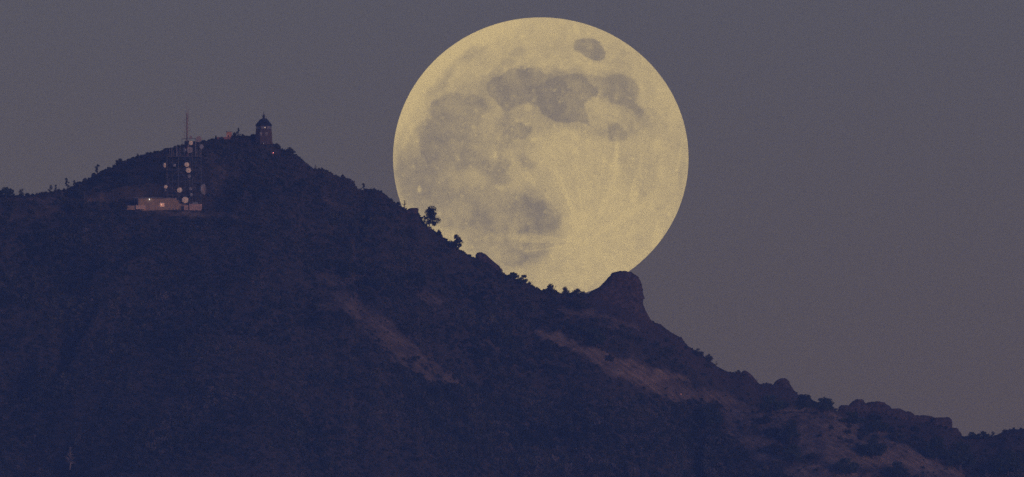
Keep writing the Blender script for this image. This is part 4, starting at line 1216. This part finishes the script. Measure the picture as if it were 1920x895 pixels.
def radio_tower():
    bx, by = sx(345), SY + 4.0
    t = empty('radio_tower', (bx, by, PAD_Z))
    tag(t, 'wide steel radio tower carrying round dishes, whip antennas and a tall red mast', 'tower')
    X = lambda px: sx(px) - bx
    Z = lambda py: sz(py) - PAD_Z
    y0, y1 = -6.0, 6.0
    cols = [313.0, 334.5, 356.0, 377.0]
    rows = [396, 366, 340.5, 318, 294.5]
    def bar(name, a, b, r, mat='steel', n=5, parent=t):
        return MB().tube([a, b], r, n).build(name, M[mat], parent)
    for px in cols:
        for y in (y0, y1):
            bar('leg', (X(px), y, -1.0), (X(px), y, Z(294.5)), 0.15)
    for py in rows[1:]:
        for y in (y0, y1):
            bar('beam', (X(313) - 0.4, y, Z(py)), (X(377) + 0.4, y, Z(py)), 0.13)
        for px in cols:
            bar('beam', (X(px), y0, Z(py) - 0.02), (X(px), y1, Z(py) - 0.02), 0.10)
    for i in range(len(rows) - 1):
        for j in range(3):
            for y in (y0, y1):
                a, b = (rows[i], rows[i + 1]) if (i + j) % 2 == 0 else (rows[i + 1], rows[i])
                bar('brace', (X(cols[j]), y, Z(a)), (X(cols[j + 1]), y, Z(b)), 0.09)
    for px, y in ((323.5, y0), (345.0, y0), (348.0, y0 + 1.0), (361.0, y0), (366.5, y1)):
        bar('feed_line', (X(px), y, -0.5), (X(px), y, Z(294.6)), 0.09)
    for py in (381, 353, 329, 306):
        bar('girt', (X(313), y0 - 0.05, Z(py)), (X(377), y0 - 0.05, Z(py)), 0.07)
    # top platform: grating and rail
    pf = MB().box(X(312), X(378), y0 - 0.6, y1 + 0.6, Z(294.2), Z(293.7)).build('platform', M['steel'], t)
    for y in (y0 - 0.55, y1 + 0.55):
        MB().tube([(X(312), y, Z(290.5)), (X(378), y, Z(290.5))], 0.05, 5).build('rail', M['steel'], pf)
    MB().box(X(312), X(378), y0 - 0.5, y0 + 0.4, Z(318), Z(317.6)).build('platform', M['steel'], t)
    MB().box(X(312), X(378), y0 - 0.5, y0 + 0.4, Z(340.3), Z(339.9)).build('platform', M['steel'], t)
    # upper frame that holds the top dishes
    for px in (341.0, 351.5, 366.0, 374.5):
        for y in (-2.6, 2.6):
            bar('upper_leg', (X(px), y, Z(293.8)), (X(px), y, Z(259.5)), 0.11)
    for py in (282.5, 271.0, 259.8):
        for y in (-2.6, 2.6):
            bar('beam', (X(341), y, Z(py)), (X(374.5), y, Z(py)), 0.09)
    for (a, b) in ((341.0, 351.5), (366.0, 374.5)):
        for (p, q) in ((293.8, 282.5), (271.0, 282.5), (271.0, 259.8)):
            bar('brace', (X(a), -2.6, Z(p)), (X(b), -2.6, Z(q)), 0.05)
    # whip antennas standing on the platform
    for k, (px, top, r) in enumerate([(317.5, 279, .05), (322, 273.5, .09), (325.5, 283, .05), (331.5, 271.5, .13), (333.5, 284, .05), (337.5, 273, .08), (345, 276, .06), (353.5, 270, .08), (360, 277, .06), (367, 264, .10), (369.5, 280, .06), (377, 274, .08)]):
        bar('whip_antenna', (X(px), y0 - 0.2, Z(293.6)), (X(px), y0 - 0.2, Z(top)), r, 'whip')
    # slender red mast
    ms = empty('mast', (X(350.3), 0.0, Z(293.7))); ms.parent = t
    zz = lambda py: Z(py) - Z(293.7)
    tri = [(0.62 * math.cos(a), 0.62 * math.sin(a)) for a in (-math.pi / 2, math.pi / 6, 5 * math.pi / 6)]
    for cx, cy in tri:
        MB().tube([(cx, cy, 0), (cx * 0.55, cy * 0.55, zz(212))], [0.12, 0.08], 5).build('mast_leg', M['mast_red'], ms)
    la = MB()
    lv = np.linspace(0, zz(213), 26)
    for i in range(len(lv) - 1):
        s0 = 1 - 0.45 * lv[i] / lv[-1]; s1 = 1 - 0.45 * lv[i + 1] / lv[-1]
        for k in range(3):
            a, b = tri[k], tri[(k + 1) % 3]
            la.tube([(a[0] * s0, a[1] * s0, lv[i]), (b[0] * s1, b[1] * s1, lv[i + 1])], 0.05, 4)
            la.tube([(a[0] * s0, a[1] * s0, lv[i]), (b[0] * s0, b[1] * s0, lv[i])], 0.04, 4)
    lo = la.build('lattice', M['mast_red'], ms); lo['kind'] = 'stuff'
    rd = random.Random(4)
    for k in range(17):      # small side antennas
        py = 222 + k * 3.0
        s = -1 if k % 2 else 1
        L = rd.uniform(0.9, 2.0)
        a = MB()
        z = zz(py)
        a.tube([(0.4 * s, -0.2, z), (s * L, -0.3, z + 0.55)], 0.06, 4)
        a.tube([(s * L, -0.3, z + 0.1), (s * L, -0.3, z + rd.uniform(1.0, 1.9))], 0.07, 4)
        a.build('side_antenna', M['mast_red'], ms)
    for px, b, tp, r in ((349.0, 213, 191.5, .07), (353.6, 222, 203, .08), (351.3, 212, 205, .06)):
        MB().tube([(X(px) - X(350.3), -0.2, zz(b)), (X(px) - X(350.3), -0.2, zz(tp))], [r, r * 0.6], 5).build('mast_whip', M['mast_red'], ms)
    MB().box(-1.5, 1.5, -1.0, 1.0, zz(271), zz(264)).build('mast_base_box', M['frame_dark'], ms)

    # dishes: drum, pale face, rim, feed
    def dish(px, py, rpx, mat, turn=0.0, y=None, rz=None):
        y = y0 - 1.0 if y is None else y
        r = rpx * PXM
        d = empty('dish', (X(px), y, Z(py)), turn); d.parent = t
        n = 20
        MB().lathe([(0.25 * r, 0.95 * r), (0.6 * r, 0.62 * r), (0.97 * r, 0.30 * r), (1.0 * r, 0.0), (0.93 * r, -0.02)], n, 'y').build('drum', M['dish_rim'], d)
        MB().lathe([(0.93 * r, 0.012 * r - 0.02), (0.90 * r, -0.05 * r - 0.02), (0.55 * r, -0.13 * r - 0.02), (0.04 * r, -0.17 * r - 0.02)], n, 'y').build('radome', M[mat], d)
        rim = MB(); seg = 20
        pts = [(0.985 * r * math.cos(2 * math.pi * k / seg), -0.045, 0.985 * r * math.sin(2 * math.pi * k / seg)) for k in range(seg + 1)]
        rim.tube(pts, 0.055, 5).build('rim', M['dish_rim'], d)
        MB().lathe([(0.10 * r, -0.20 * r), (0.10 * r, -0.30 * r), (0.03 * r, -0.34 * r)], 8, 'y').build('hub', M['dish_dull'], d)
        MB().tube([(0, 0.9 * r, 0), (0, 0.9 * r + 0.9, 0)], 0.09, 5).build('mount', M['steel'], d)
        return d
    dish(372.5, 261.0, 5.8, 'dish_dull', 0.25, -3.8)
    dish(357.8, 257.8, 2.8, 'dish_dull', 0.2, -3.6)
    dish(357.8, 268.5, 4.1, 'dish_white', 0.0, -3.8)
    dish(355.6, 281.3, 5.6, 'dish_dull', 0.1, -3.9)
    dish(344.8, 281.5, 3.8, 'dish_grey', -0.9, -3.8)
    dish(377.8, 275.2, 4.3, 'dish_grey', 0.6, -3.8)
    dish(309.2, 310.5, 5.0, 'dish_white', 1.2)
    dish(327.4, 310.7, 2.5, 'dish_grey', 0.3)
    dish(350.3, 309.4, 4.6, 'dish_white', 0.0)
    dish(353.4, 320.2, 5.0, 'dish_white', 0.0, y0 - 1.6)
    dish(355.0, 331.2, 3.0, 'dish_grey', 0.0)
    dish(310.9, 350.9, 3.3, 'dish_white', 0.1)
    dish(309.4, 357.6, 2.0, 'dish_dull', -0.9)
    dish(336.8, 357.1, 5.0, 'dish_white', 0.0)
    dish(357.5, 354.7, 2.5, 'dish_grey', 0.1)
    dish(358.8, 365.7, 2.9, 'dish_grey', 0.5)
    dish(382.6, 355.8, 10.0, 'dish_dull', 1.22)
    dish(347.4, 376.4, 6.2, 'dish_white', 0.0, y0 - 5.2)
    MB().tube([(X(347.4), y0 - 4.0, -1.0), (X(347.4), y0 - 4.0, Z(376.0))], 0.2, 6).build('dish_post', M['steel'], t)
M['whip'] = plain('whip', (0.34, 0.32, 0.32), (0.46, 0.44, 0.44), 2, 0.6)
radio_tower()

# ------------------------------------------------------------------ the air between
def haze():
    top = float(at(960, 188, 0).z) + 14
    x0, x1, y0, y1, z0, z1 = -24500, 24500, -24500, 24500, GROUND_Z - 1, top
    o = MB().box(x0, x1, y0, y1, z0, z1).build('haze', None)
    m = bpy.data.materials.new('haze_air'); m.use_nodes = True
    n, l = m.node_tree.nodes, m.node_tree.links
    n.remove(n['Principled BSDF'])
    v = n.new('ShaderNodeVolumePrincipled')
    v.inputs['Color'].default_value = HAZE_COLOR
    v.inputs['Density'].default_value = HAZE_DENSITY
    v.inputs['Anisotropy'].default_value = HAZE_G
    l.new(v.outputs[0], n['Material Output'].inputs['Volume'])
    o.data.materials.append(m)
    tag(o, kind='stuff')
haze()
